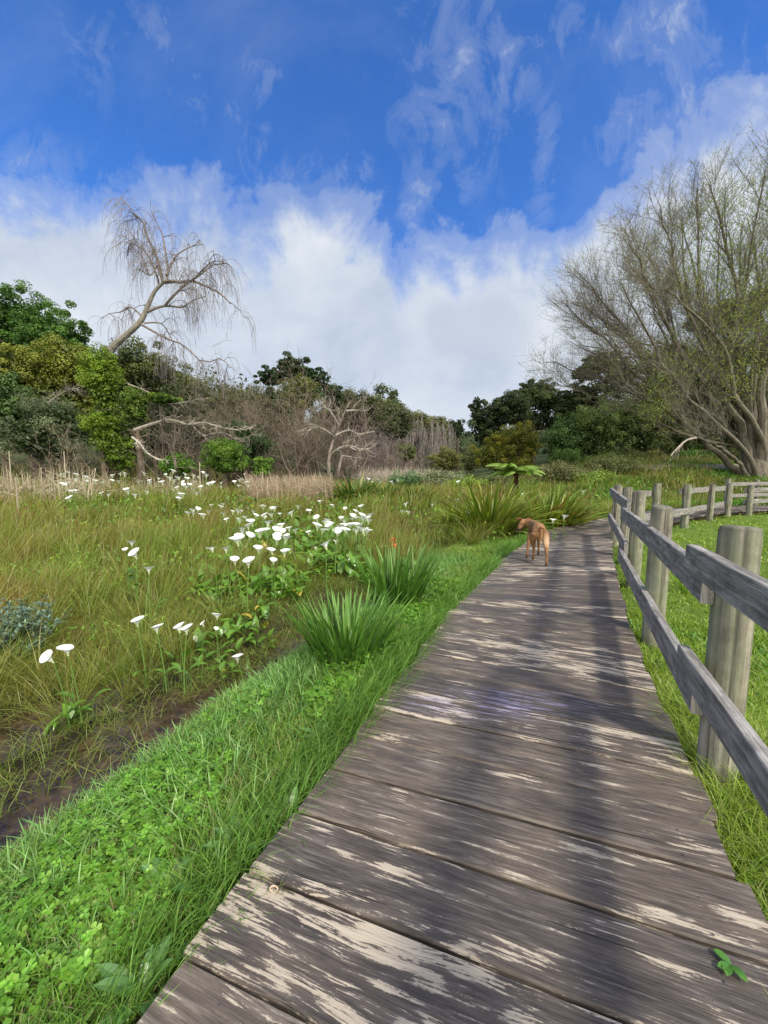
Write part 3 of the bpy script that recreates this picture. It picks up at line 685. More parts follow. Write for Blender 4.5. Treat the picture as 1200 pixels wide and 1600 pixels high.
# ------------------------------------------------------------------ MARSH GRASS
def marsh():
    mb = MB()
    N = 185000
    a = -1.35+2.2*R.rand(N); y = np.exp(np.log(1.35)+(np.log(30)-np.log(1.35))*R.rand(N)**.93); x = a*y
    # a little clumping
    cl = R.randint(0, 4200, N); ca = -1.35+2.2*R.rand(4200); cy = np.exp(np.log(1.35)+(np.log(30)-np.log(1.35))*R.rand(4200))
    m = R.rand(N) < .55; x[m] = ca[cl[m]]*cy[cl[m]]+R.randn(m.sum())*.055*cy[cl[m]]**.5; y[m] = cy[cl[m]]+R.randn(m.sum())*.055*cy[cl[m]]**.5
    q, s = lateral(x, y)
    ok = (q > 2.75+.6*(1-sm(.8, 2.2, s))) | ((q > 2.15+.2*np.sin(s*3)) & (s > 4.6)) | ((q > 1.15+.25*np.sin(s*2)) & (s > 7.0))
    ok &= (y > 1.2)
    x, y, q, s = x[ok], y[ok], q[ok], s[ok]; n = len(x); z = ground(x, y)
    t = vn(x, y, .55, 21)*.65+vn(x, y, 1.9, 4)*.35
    h = (.28+.46*R.rand(n)**1.5)*(.45+1.0*vn(x, y, .8, 14))*(.8+.4*vn(x, y, 2.6, 41))
    h *= .72+.28*sm(2, 4.5, y)
    h *= 1-.45*(1-sm(2.9, 4.2, q))*(1-sm(4, 6, s))
    g = R.rand(n)
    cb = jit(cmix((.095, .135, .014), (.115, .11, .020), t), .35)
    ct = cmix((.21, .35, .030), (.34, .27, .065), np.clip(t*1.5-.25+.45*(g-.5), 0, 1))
    red = g > .84; ct[red] = (.34, .16, .06); pale = g < .14; ct[pale] = (.52, .45, .26)
    ct = jit(ct, .25)
    az = .25+R.randn(n)*1.2
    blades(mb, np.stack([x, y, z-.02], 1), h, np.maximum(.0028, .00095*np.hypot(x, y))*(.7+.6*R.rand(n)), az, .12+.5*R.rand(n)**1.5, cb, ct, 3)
    # tussocks standing proud of the sward
    T = 420; ta = -1.2+1.85*R.rand(T); ty = np.exp(np.log(2.2)+(np.log(18)-np.log(2.2))*R.rand(T)); tx = ta*ty; q, s = lateral(tx, ty); k = (q > 2.7) | ((q > 1.3) & (s > 6.8)); tx, ty = tx[k], ty[k]; T = len(tx)
    per = 62; i = np.repeat(np.arange(T), per); n = len(i); az = R.rand(n)*2*PI; rad = .10*R.rand(n)
    x = tx[i]+np.cos(az)*rad; y = ty[i]+np.sin(az)*rad; z = ground(x, y); tone = R.rand(T)[i]; hh = (.42+.35*R.rand(T))[i]
    cb = jit(cmix((.08, .17, .015), (.12, .15, .02), tone)); ct = jit(cmix((.20, .33, .03), (.38, .31, .09), tone), .3)
    blades(mb, np.stack([x, y, z-.02], 1), hh*(.6+.5*R.rand(n)), np.maximum(.0042, .0014*np.hypot(x, y))*(.7+.6*R.rand(n)), az+R.randn(n)*.3, .25+.8*R.rand(n), cb, ct, 4)
    o = mb.build('marsh_grass', M['grass']); tag(o, 'tall olive and brown rushy grass filling the marsh', 'grass', kind='stuff')
    # low green undergrowth beneath it
    ub = MB(); n = 26000
    a = -1.3+2.1*R.rand(n); y = np.exp(np.log(1.5)+(np.log(26)-np.log(1.5))*R.rand(n)); x = a*y; q, s = lateral(x, y); k = (q > 2.9) | ((q > 1.0) & (s > 7.2)); k &= (vn(x, y, .9, 40) > .42) & (y > 3.2)
    x, y = x[k], y[k]; n = len(x); z = ground(x, y)
    P = np.stack([x, y, z+.06+.22*R.rand(n)], 1)
    leaves(ub, P, norm(rdir(n)+np.array([0, 0, .9])), np.maximum(.035, .010*y)*(.6+.9*R.rand(n)), jit(cmix((.08, .17, .02), (.16, .26, .035), R.rand(n)), .25), .45)
    o = ub.build('marsh_undergrowth', M['leaf']); tag(o, 'low leafy undergrowth between the marsh grass stems', 'undergrowth', kind='stuff')
marsh()
# ------------------------------------------------------------------ RIGHT LAWN
def lawn():
    mb = MB()
    N = 95000
    a = .55+1.3*R.rand(N); y = np.exp(np.log(.5)+(np.log(24)-np.log(.5))*R.rand(N)); x = a*y
    m = R.rand(N) < .3; k = m.sum(); xx, yy, qq, s_ = scatter_qs(k, -2.6, -.72, -.4, 4.5); x[m] = xx; y[m] = yy
    q, s = lateral(x, y); ok = (q < -.71); ok |= (y > 15) & (q > .9) & (a > .25)
    x, y, q = x[ok], y[ok], q[ok]; n = len(x); z = ground(x, y)
    r = np.hypot(x, y); t = vn(x, y, .9, 6)
    rough = (1-sm(2.6, 4.2, r))
    edge = 1-sm(-1.15, -.85, q)*0
    h = (.045+.05*R.rand(n))*(.6+.8*t)+rough*(.05+.14*R.rand(n))*vn(x, y, 2.2, 8)*1.2
    h += .05*sm(14, 18, y)
    cb = jit(cmix((.09, .17, .015), (.13, .20, .02), t)); ct = jit(cmix((.23, .40, .04), (.36, .48, .06), np.clip(t+.3*(R.rand(n)-.5), 0, 1)))
    dead = R.rand(n) < .03+.10*rough; ct[dead] = (.40, .38, .16)
    blades(mb, np.stack([x, y, z-.01], 1), h, np.maximum(.0045, .0022*r)*(.7+.6*R.rand(n)), R.rand(n)*2*PI, .3+.9*R.rand(n), cb, ct, 3)
    # broad leaves of lawn weeds
    n = 2600; x, y, q, s = scatter_qs(n, -2.2, -.74, -.4, 4.2); z = ground(x, y)
    ribbons(mb, np.stack([x, y, z], 1), R.rand(n)*2*PI, .04+.07*R.rand(n), .012+.018*R.rand(n), .3+.9*R.rand(n), .5+.6*R.rand(n), jit(np.tile([.08, .19, .03], (n, 1))), jit(np.tile([.17, .34, .06], (n, 1))), 4)
    o = mb.build('lawn_grass', M['grass']); tag(o, 'bright yellow-green grass on the lawn behind the fence', 'grass', kind='stuff')
    mb = MB(); n = 16000   # lusher bank below the big tree
    a = .3+.75*R.rand(n); y = 15.5+11*R.rand(n); x = a*y; q, s = lateral(x, y); k = q > .9; x, y = x[k], y[k]; n = len(x); z = ground(x, y)
    t = vn(x, y, .5, 77)
    blades(mb, np.stack([x, y, z-.02], 1), .16+.2*R.rand(n), .05, R.rand(n)*2*PI, .3+.7*R.rand(n), jit(cmix((.05, .13, .015), (.06, .10, .02), t)), jit(cmix((.14, .38, .03), (.24, .28, .06), np.clip(t*1.6-.5, 0, 1))), 3)
    o = mb.build('bank_pasture_grass', M['grass']); tag(o, 'vivid green rough grass on the rise below the wood', 'grass', kind='stuff')
lawn()
# ------------------------------------------------------------------ TREES AND SHRUBS
def gz(x, y): return float(ground(np.array([float(x)]), np.array([float(y)]))[0])
def leafy(name, label, cat, u, vt, vb, hw, y, leaf, n, c1, c2, nclump=60, cr=.28, trunk=True, group=None, flat=0, lobes=None, depth=.8, droop=0, low=-.6, aspect=.6, mat='leaf', tr=.04):
    """a leafy tree or shrub: its crown fills the given outline at depth y; lobes = extra (du, dv, hw, hh) bulges"""
    top = D(u, vt, y); bot = D(u, vb, y); c = (top+bot)/2; rz = (top[2]-bot[2])/2; rx = hw/600*y
    g = gz(c[0], c[1])
    root = empty(name, (c[0], c[1], g), label, cat, group)
    mb = MB()
    if lobes:
        for (lu, lv, lh, lvv, fr) in lobes:
            cc = D(lu, lv, y+R.uniform(-.5, .5)*rx*.5)
            crown(mb, cc, (lh/600*y, lh/600*y*depth, lvv/600*y), int(n*fr), leaf, c1, max(8, int(nclump*fr)), cr, flat, c2, droop, aspect, low)
    else:
        crown(mb, c, (rx, rx*depth, rz), n, leaf, c1, nclump, cr, flat, c2, droop, aspect, low)
    mb.build('crown', M[mat], root, loc=(c[0], c[1], g))
    tb = MB(); h = max(c[2]-g, .3)
    r0 = max(.05, tr*h+.05)
    P = smoothline([[c[0], c[1], g-.3], [c[0]+R.uniform(-.1, .1)*rx, c[1], g+h*.45], [c[0]+R.uniform(-.15, .15)*rx, c[1], g+h*.85]], 7)
    tubes(tb, P, np.linspace(r0, r0*.45, 7)[None], 7, (.13, .105, .08))
    nb = 12
    st, tg, _, _ = pick(P[None], nb, .35, 1.0)
    Pb = grow(st, norm(rdir(nb, .6)+np.array([0, 0, .4])), np.minimum(rx, h)*.6, 6, .15, .06); tubes(tb, Pb, taper(nb, 6, r0*.35, .2), 4, (.13, .105, .08))
    tb.build('trunk', M['bark'], root, loc=(c[0], c[1], g))
    return root
DK, DK2 = (.022, .050, .012), (.040, .075, .016)
OL, OL2 = (.060, .078, .014), (.105, .115, .022)
BR, BR2 = (.050, .105, .012), (.10, .17, .020)
# ---- left side
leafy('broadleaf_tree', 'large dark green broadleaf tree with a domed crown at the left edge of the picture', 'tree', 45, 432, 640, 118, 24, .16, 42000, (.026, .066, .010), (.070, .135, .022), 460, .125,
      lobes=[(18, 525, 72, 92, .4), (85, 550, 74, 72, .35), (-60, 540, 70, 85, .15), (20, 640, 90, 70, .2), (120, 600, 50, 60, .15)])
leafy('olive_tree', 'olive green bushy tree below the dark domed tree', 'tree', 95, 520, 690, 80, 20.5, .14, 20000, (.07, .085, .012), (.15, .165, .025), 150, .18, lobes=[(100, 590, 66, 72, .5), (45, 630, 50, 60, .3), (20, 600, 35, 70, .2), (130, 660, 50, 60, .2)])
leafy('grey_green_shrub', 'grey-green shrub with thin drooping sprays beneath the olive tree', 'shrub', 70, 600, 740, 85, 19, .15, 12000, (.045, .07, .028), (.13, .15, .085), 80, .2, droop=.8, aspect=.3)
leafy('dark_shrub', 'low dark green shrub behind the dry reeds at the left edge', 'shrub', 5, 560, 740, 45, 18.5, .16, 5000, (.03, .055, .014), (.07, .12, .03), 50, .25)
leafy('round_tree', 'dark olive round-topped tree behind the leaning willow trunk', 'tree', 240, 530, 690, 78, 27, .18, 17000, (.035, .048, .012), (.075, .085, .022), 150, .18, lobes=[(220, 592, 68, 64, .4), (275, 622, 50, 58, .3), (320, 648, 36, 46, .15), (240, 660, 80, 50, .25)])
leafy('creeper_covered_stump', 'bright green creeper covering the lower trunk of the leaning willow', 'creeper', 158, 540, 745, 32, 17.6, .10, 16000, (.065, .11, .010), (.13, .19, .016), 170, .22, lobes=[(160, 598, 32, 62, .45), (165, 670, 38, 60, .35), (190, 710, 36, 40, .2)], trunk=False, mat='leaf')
leafy('creeper_mound', 'smaller bright green creeper mound beside the creeper-covered trunk', 'creeper', 215, 600, 690, 28, 17.2, .10, 6500, (.045, .08, .010), (.09, .14, .016), 80, .25, lobes=[(213, 640, 24, 40, .7), (255, 624, 32, 10, .25)])
leafy('green_shrub', 'vivid green rounded shrub under the fallen grey limbs', 'shrub', 350, 680, 752, 38, 16.8, .085, 7500, BR, BR2, 90, .22, depth=.9)
leafy('green_shrub', 'small vivid green shrub to the right of the larger rounded one', 'shrub', 412, 712, 752, 20, 16.8, .09, 1600, BR, BR2, 30, .3)
leafy('green_shrub', 'low vivid green shrub tucked behind the white lilies left of the rounded one', 'shrub', 275, 705, 755, 34, 17, .10, 2200, (.05, .12, .012), (.1, .2, .02), 40, .28)
leafy('dark_shrub', 'dark green shrub shaded beneath the grey twig thicket', 'shrub', 385, 645, 745, 50, 19.5, .13, 3800, (.022, .05, .014), (.045, .08, .024), 50, .28)
leafy('dark_shrub', 'dark shrub filling the gap below the leaning willow', 'shrub', 270, 600, 745, 75, 20.5, .14, 10000, (.03, .045, .016), (.06, .07, .024), 60, .25)
leafy('conifer', 'dark spreading conifer standing above the grey thicket', 'tree', 465, 552, 660, 58, 34, .2, 9000, (.016, .035, .012), (.030, .058, .018), 90, .2, flat=.7, lobes=[(455, 578, 34, 27, .35), (425, 590, 30, 18, .2), (495, 595, 34, 26, .25), (520, 618, 26, 26, .15), (460, 625, 50, 34, .25)])
leafy('olive_tree', 'yellow-olive tree in front of the dark conifer', 'tree', 470, 575, 660, 34, 29, .16, 4000, (.07, .08, .02), (.11, .12, .03), 60, .25)
leafy('hill_tree', 'grey-green tree on the slope right of the dark conifer', 'tree', 565, 600, 690, 50, 40, .22, 6500, (.045, .055, .022), (.08, .085, .035), 80, .22, group='trees on the left hillside')
leafy('hill_tree', 'dull olive tree on the slope above the pale leafless trees', 'tree', 615, 626, 700, 42, 48, .24, 5500, (.04, .052, .02), (.07, .08, .03), 70, .22, group='trees on the left hillside')
leafy('hill_tree', 'dark rounded tree on the far ridge left of the valley gap', 'tree', 600, 628, 700, 45, 75, .4, 4000, (.03, .045, .02), (.055, .07, .03), 60, .22, group='trees on the left hillside')
for u, vt, vb, hw, y, lab in [(205, 528, 690, 60, 34, 'dark crown on the skyline just right of the leaning trunk'), (300, 575, 700, 62, 34, 'dull green tree on the skyline beyond the tip of the leaning willow'), (375, 592, 700, 55, 36, 'olive-brown tree on the skyline behind the grey thicket'), (530, 600, 700, 45, 42, 'olive tree on the slope just right of the dark conifer'), (420, 600, 700, 50, 38, 'dark green tree on the skyline left of the dark conifer'),
                             (650, 640, 700, 34, 85, 'hazy dark tree low on the far ridge'), (680, 646, 700, 26, 95, 'small rounded tree at the end of the far ridge'), (590, 612, 700, 42, 60, 'brownish tree high on the slope above the valley')]:
    leafy('hill_tree', lab, 'tree', u, vt, vb, hw, y, .004*y+.04, 9000, (.050, .062, .020), (.105, .112, .036), 110, .2, group='trees on the left hillside')
# ---- valley
leafy('rounded_bush', 'small dark green bush standing before the pale leafless trees', 'bush', 634, 688, 728, 19, 34, .14, 2600, (.06, .08, .02), (.09, .11, .028), 40, .28)
leafy('conifer', 'slim dark conifer at the mouth of the valley', 'tree', 716, 652, 690, 13, 60, .25, 1500, (.022, .036, .014), (.035, .05, .018), 30, .3)
leafy('olive_bush', 'yellowish olive bush left of the dark clump of trees', 'bush', 697, 696, 745, 30, 30, .13, 3600, (.10, .105, .03), (.15, .15, .045), 50, .26)
leafy('olive_bush', 'pale grey-green bush beside the reeds in the valley mouth', 'bush', 735, 700, 745, 22, 34, .14, 2000, (.06, .075, .025), (.10, .11, .04), 30, .28)
# ---- right
leafy('evergreen_tree', 'dark green layered evergreen behind the small golden-green tree', 'tree', 785, 605, 742, 54, 34, .17, 17000, (.022, .036, .012), (.042, .056, .018), 110, .2, lobes=[(795, 640, 40, 34, .4), (760, 670, 34, 40, .3), (745, 640, 14, 30, .08), (800, 700, 45, 42, .3)], low=-.9)
leafy('golden_green_tree', 'round golden-green tree standing behind the tree fern', 'tree', 805, 655, 742, 50, 28, .12, 17000, (.085, .10, .012), (.18, .165, .018), 150, .16, lobes=[(812, 695, 44, 40, .55), (768, 712, 34, 32, .28), (805, 728, 52, 22, .3)], low=-.9)
PINES = [(838, 592, 680, 52, 46, 'broad dark pine with a flat crown at the left end of the wood'), (905, 600, 700, 48, 44, 'dark pine in the wood to the right of the broad flat-crowned pine'),
         (944, 549, 690, 56, 42, 'tallest dark pine of the wood rising left of the bare tree'), (1045, 540, 700, 60, 44, 'dark pine seen through the low branches of the bare tree'),
         (1130, 470, 690, 66, 40, 'high dark pine directly behind the crown of the bare tree'), (1215, 440, 690, 60, 40, 'dark pine behind the bare tree at the right edge')]
for u, vt, vb, hw, y, lab in PINES:
    hh = vb-vt
    leafy('pine_tree', lab, 'tree', u, vt, vb, hw, y, .19, 19000, (.028, .042, .012), (.058, .075, .020), 170, .17, group='pines of the wood on the right', flat=.7, tr=.03,
          lobes=[(u, vt+20, hw*.8, 20, .3), (u-hw*.5, vt+34, hw*.55, 17, .16), (u+hw*.5, vt+36, hw*.6, 18, .18), (u+R.uniform(-10, 10), vt+hh*.42, hw*.9, hh*.2, .25), (u-6, vt+hh*.75, hw*1.1, hh*.28, .35)])
for u, vt, vb, hw, y, c1, c2, lab in [
    (885, 640, 742, 42, 33, (.020, .042, .012), (.042, .075, .02), 'dark green tree between the golden-green tree and the pines'),
    (935, 620, 735, 46, 32, (.030, .048, .012), (.062, .082, .02), 'mid green tree with hanging foliage at the edge of the wood'),
    (1000, 610, 735, 48, 32, (.028, .042, .012), (.055, .07, .018), 'dark olive tree at the foot of the wood behind the low limb'),
    (1065, 600, 735, 50, 31, (.034, .045, .014), (.07, .08, .024), 'shaded olive tree beneath the bare branches'),
    (1125, 610, 740, 50, 30, (.028, .036, .013), (.055, .06, .02), 'dark tree just left of the bare tree trunk'),
    (1200, 590, 740, 60, 30, (.026, .034, .013), (.05, .055, .02), 'dark tree behind the trunk of the bare tree')]:
    leafy('wood_edge_tree', lab, 'tree', u, vt, vb, hw, y, .14, 15000, np.array(c1)*1.5, np.array(c2)*1.6, 140, .2, group='leafy trees along the edge of the wood', low=-.95, droop=.5)
for u, vt, vb, hw, y, lab in [(880, 700, 745, 34, 28, 'low green bush right of the golden-green tree'), (935, 712, 748, 34, 26.5, 'low green bush at the foot of the wood'), (1010, 702, 740, 42, 28.5, 'bush with reddish leaves at the foot of the wood'), (1085, 700, 738, 40, 28.5, 'green bush under the low limb of the bare tree')]:
    red = 'reddish' in lab
    leafy('low_bush', lab, 'bush', u, vt, vb, hw, y, .12, 3600, (.05, .09, .018), (.14, .09, .03) if red else (.08, .15, .03), 60, .26, group='bushes at the foot of the wood', low=-.9)

# ---- bare twiggy growth ------------------------------------------------------
def thicket(name, label, u0, u1, vt, vb, y, n1, colr, tw=.011, group='grey leafless thickets', cat='thicket', lean=0., tips=7, leafc=None):
    a = D(u0, vb, y); b = D(u1, vb, y); g = gz((a[0]+b[0])/2, y); H = D((u0+u1)/2, vt, y)[2]-g
    root = empty(name, ((a[0]+b[0])/2, y, g), label, cat, group)
    mb = MB()
    p0 = np.stack([a[0]+(b[0]-a[0])*R.rand(n1), y+R.randn(n1)*.9, np.full(n1, g-.1)], 1)
    d0 = norm(np.stack([R.randn(n1)*.38+lean, R.randn(n1)*.3, np.ones(n1)], 1))
    hh = H*(.5+.5*R.rand(n1))
    P1 = grow(p0, d0, hh*.95, 9, .13, .02); r1 = taper(n1, 9, .025+.03*R.rand(n1), .25); tubes(mb, P1, r1, 4, colr, cvar=.3)
    n2 = n1*7; st, tg, rr, f = pick(P1, n2, .25, 1, r1); P2 = grow(st, norm(tg+rdir(n2)*.8), H*(.18+.28*R.rand(n2)), 6, .2, .02, -.15); r2 = taper(n2, 6, rr*.55+.004, .35); tubes(mb, P2, r2, 3, colr, cvar=.3)
    mb.build('branches', M['bark'], root, loc=tuple(root.location))
    tb = MB(); n3 = n2*tips; st, tg, rr, f = pick(P2, n3, .1, 1, r2)
    P3 = grow(st, norm(tg+rdir(n3)*.9), H*(.06+.14*R.rand(n3)), 4, .25, 0, -.35); tubes(tb, P3, taper(n3, 4, tw*.5, .5), 3, np.array(colr)*1.15, cvar=.35)
    if leafc is not None:
        k = n3//2; q, _, _, _ = pick(P3, k, .2, 1); leaves(tb, q, rdir(k, .5), .09, jit(np.tile(leafc, (k, 1)), .3))
    t = tb.build('twigs', M['twig'], root, loc=tuple(root.location)); return root
TH = (.155, .125, .10)
thicket('leafless_thicket', 'brown-grey twig thicket under the tip of the leaning willow', 285, 390, 590, 740, 21, 26, (.14, .115, .085), leafc=(.09, .09, .03))
thicket('leafless_thicket', 'dense brown-grey thicket in front of the dark conifer', 380, 480, 580, 742, 20, 34, TH)
thicket('leafless_thicket', 'reddish-grey leafless thicket right of the dark conifer', 460, 560, 606, 742, 22, 32, (.16, .125, .105))
thicket('leafless_thicket', 'thin olive-tinged twig thicket on top of the left-hand growth', 360, 470, 572, 700, 25, 22, (.13, .12, .07), leafc=(.08, .085, .02))
thicket('leafless_thicket', 'low grey twig thicket behind the green shrubs', 190, 320, 640, 745, 18.5, 24, (.15, .125, .10))
thicket('leafless_thicket', 'purplish grey leafless thicket behind the white-barked little tree', 530, 610, 640, 738, 27, 26, (.15, .12, .115))
thicket('leafless_thicket', 'low brown thicket at the near end of the pale reeds', 575, 660, 690, 742, 26, 22, (.16, .125, .10), tips=5)
thicket('leafless_thicket', 'brown twig thicket hanging over the dry reeds at the left', 60, 180, 665, 748, 17.5, 20, (.15, .13, .09), tips=5)
# tall pale poplars far up the valley
k = 0
for (u, v, y) in [(u, 652+abs(u-640)*.12+R.uniform(-7, 7), R.uniform(52, 66)) for u in np.linspace(588, 704, 26)]:
    b = D(u, 740, y); g = gz(b[0], b[1]); H = D(u, v, y)[2]-g
    mb = MB(); n = 3; p0 = np.tile([b[0], b[1], g-.2], (n, 1))+R.randn(n, 3)*.15; P1 = grow(p0, np.tile([0, 0, 1.], (n, 1))+R.randn(n, 3)*.05, H*np.array([1, .92, .85]), 7, .02)
    r1 = taper(n, 7, .11, .2); tubes(mb, P1, r1, 4, (.24, .21, .19), cvar=.2)
    n2 = 60; st, tg, rr, f = pick(P1, n2, .15, .98, r1); P2 = grow(st, norm(tg+rdir(n2)*.45), H*.16*(1.2-f), 4, .08, .15); tubes(mb, P2, taper(n2, 4, .035, .4), 3, (.21, .185, .175), cvar=.25)
    n3 = 240; st, tg, rr, f = pick(P2, n3, .1, 1); P3 = grow(st, norm(tg+rdir(n3)*.5), H*.07, 3, .1, .1); tubes(mb, P3, taper(n3, 3, .02, .6), 3, (.20, .175, .17), cvar=.25)
    o = mb.build('bare_poplar', M['bark'], loc=(b[0], b[1], g)); tag(o, 'slender pale leafless tree in the row up the valley', 'tree', 'slender leafless trees up the valley')
# far wood on the slopes
mb = MB()
for i in range(230):
    a = R.uniform(-1.2, 1.5); y = R.uniform(60, 210)
    if a < -.02: y = R.uniform(40, 150)
    if .2 < a: y = R.uniform(50, 120)
    if -.02 < a < .2: y = R.uniform(110, 240)
    x = a*y; g = gz(x, y); r = R.uniform(3.2, 5.5)
    t = R.rand()
    crown(mb, (x, y, g+r*.9), (r, r, r*R.uniform(.8, 1.2)), 260, max(.5, y*.006), np.array((.028, .042, .018))*(.8+.5*t), 14, .38, 0, np.array((.06, .07, .03))*(.8+.4*t), low=-.3)
tag(mb.build('far_woodland', M['leaf']), 'distant woodland covering the hillsides beyond the marsh', 'woodland', kind='stuff')

# ---- leaning weeping willow --------------------------------------------------
def weeping():
    y = 18.0; b = D(168, 700, y); g = gz(b[0], b[1])
    root = empty('weeping_willow', (b[0], b[1], g), 'leafless weeping willow leaning over with long hanging twigs against the cloud', 'tree')
    def line(pts, K, dy=0): 
        L = [D(u, v, y+dy*(i/(len(pts)-1))) for i, (u, v) in enumerate(pts)]; return smoothline(L, K)
    tb = MB(); T0 = line([(165, 740), (168, 640), (170, 560), (178, 540), (192, 528), (219, 503), (231, 478), (242, 455), (256, 441)], 26)
    tubes(tb, T0, np.concatenate([np.linspace(.18, .16, 8), np.linspace(.155, .055, 18)])[None], 9, (.22, .205, .175)); tb.build('trunk', M['bark'], root, loc=tuple(root.location))
    bb = MB(); B = []
    spec = [([(256, 441), (270, 440), (283, 441), (300, 439), (321, 447), (342, 457), (360, 474)], .09, -1.0), ([(260, 441), (262, 420), (256, 380), (252, 362), (242, 343)], .06, .8), ([(254, 442), (246, 405), (231, 372), (222, 345), (202, 330)], .07, -.8),
            ([(248, 450), (245, 430), (228, 395), (205, 380), (199, 400)], .055, 1.2), ([(231, 487), (245, 481), (262, 478), (285, 480), (300, 470), (321, 463)], .075, 1.2), ([(258, 477), (271, 462), (292, 443), (312, 430), (330, 415), (350, 412)], .06, -1.2),
            ([(221, 507), (244, 520), (267, 532), (287, 539), (317, 566), (345, 560), (360, 575)], .055, -.6), ([(260, 430), (275, 400), (300, 385), (318, 382)], .045, 1.4), ([(225, 498), (205, 480), (190, 487), (170, 490)], .045, .8), ([(225, 505), (250, 505), (262, 518), (275, 545)], .04, 1.0),
            ([(300, 439), (318, 420), (335, 408), (356, 412)], .04, -1.4), ([(246, 415), (235, 430), (215, 420), (205, 430)], .04, -1.2)]
    for pts, r, dy in spec:
        P = line(pts, 12, dy); B.append(P); tubes(bb, P, np.linspace(r, r*.3, 12)[None], 5, (.17, .145, .13))
    B = np.array(B)
    n2 = 120; st, tg, _, f = pick(B, n2, .2, 1); P2 = grow(st, norm(tg*.6+rdir(n2, .6)), .35+.6*R.rand(n2), 7, .16, .05, -.35); tubes(bb, P2, taper(n2, 7, .018, .4), 3, (.17, .145, .135))
    bb.build('branches', M['bark'], root, loc=tuple(root.location))
    hb = MB(); n3 = 760
    S = np.concatenate([P2, P2]); st, tg, _, f = pick(P2, n3, .25, 1)
    P3 = grow(st, norm(tg*.5+rdir(n3)*.6), .5+1.4*R.rand(n3)**1.3, 9, .07, -.22, -.7); tubes(hb, P3, taper(n3, 9, .0075, .5), 3, (.22, .19, .18))
    n4 = 900; st, tg, _, f = pick(P3, n4, .1, .8); P4 = grow(st, norm(tg*.5+rdir(n4)*.5), .3+.7*R.rand(n4), 5, .08, -.3, -.4); tubes(hb, P4, taper(n4, 5, .005, .6), 3, (.22, .19, .18))
    hb.build('hanging_twigs', M['twig'], root, loc=tuple(root.location))
weeping()
def whippy(label, u, v0, y, pts, group, cc=(.24, .215, .18), r=.05, n2=26, twig=.5, name='dead_branch', cat='branch'):
    L = [D(a, b, y+R.uniform(-.2, .2)) for a, b in pts]; P = smoothline(L, 16); p = P[0]
    mb = MB(); tubes(mb, P, np.linspace(r, r*.3, 16)[None], 6, cc)
    st, tg, _, f = pick(P[None], n2, .15, 1); P2 = grow(st, norm(tg+rdir(n2)*.8), twig*(.4+R.rand(n2)), 7, .3, .02, 0); tubes(mb, P2, taper(n2, 7, r*.4, .35), 4, cc)
    n3 = n2*5; st, tg, _, f = pick(P2, n3, .2, 1); P3 = grow(st, norm(tg+rdir(n3)*.8), twig*.5*(.4+R.rand(n3)), 4, .25, 0, -.1); tubes(mb, P3, taper(n3, 4, r*.16, .5), 3, cc)
    o = mb.build(name, M['bark'], loc=tuple(p)); tag(o, label, cat, group); return o
gd = 'pale dead branches in the left-hand growth'
whippy('long pale dead limb reaching right above the vivid green shrub', 0, 0, 16.5, [(210, 672), (240, 662), (268, 656), (295, 664), (318, 660), (345, 668), (380, 672), (400, 664)], gd, r=.075)
whippy('short bone-white broken branch pointing down towards the lilies', 0, 0, 16.2, [(206, 683), (218, 692), (228, 706), (240, 714), (252, 718)], gd, (.42, .39, .34), .045, 10, .4)
whippy('thin pale dead branch curving below the long dead limb', 0, 0, 16.8, [(300, 664), (318, 680), (345, 676), (375, 686), (398, 676)], gd, r=.04)
whippy('pale dead branch above the smaller creeper mound', 0, 0, 17.2, [(200, 600), (230, 612), (258, 630), (290, 628), (318, 622)], gd, r=.035)
whippy('grey dead spray jutting from the olive tree', 0, 0, 18, [(60, 640), (85, 622), (105, 610), (122, 606)], gd, r=.035)
# little white-barked tree
b = D(513, 738, 19)
for (label, spec) in (('little leafless tree with crooked white bark in front of the grey thicket', [[(514, 742), (514, 715), (520, 690), (524, 680), (540, 640), (549, 626)], [(522, 682), (505, 670), (490, 668), (484, 672)], [(524, 680), (545, 672), (560, 678), (585, 674)], [(515, 712), (530, 700), (548, 697), (562, 702)], [(540, 642), (556, 641), (568, 643)], [(530, 665), (518, 645), (512, 640)]]),
                      ('pale crooked sapling leaning beside the little white-barked tree', [[(527, 746), (530, 730), (534, 712), (531, 704), (545, 698)], [(533, 712), (548, 714), (556, 716)], [(545, 698), (560, 704), (578, 700)]])):
    root = empty('crooked_tree', (b[0], b[1], gz(b[0], b[1])), label, 'tree'); mb = MB()
    for i, pts in enumerate(spec):
        P = smoothline([D(a, c, 19+R.uniform(-.2, .2)) for a, c in pts], 12); tubes(mb, P, np.linspace(.085 if i == 0 else .05, .025, 12)[None], 6, (.20, .17, .15) if i == 0 and 'little' in label else (.29, .265, .23))
        n2 = 8; st, tg, _, f = pick(P[None], n2, .3, 1); P2 = grow(st, norm(tg+rdir(n2)*.8), .4+.5*R.rand(n2), 7, .3, .03); tubes(mb, P2, taper(n2, 7, .02, .4), 4, (.32, .29, .25))
        st, tg, _, f = pick(P2, 40, .2, 1); P3 = grow(st, norm(tg+rdir(40)*.8), .3*np.ones(40), 4, .25, .03); tubes(mb, P3, taper(40, 4, .008, .5), 3, (.26, .23, .20))
    mb.build('trunk', M['bark'], root, loc=tuple(root.location))
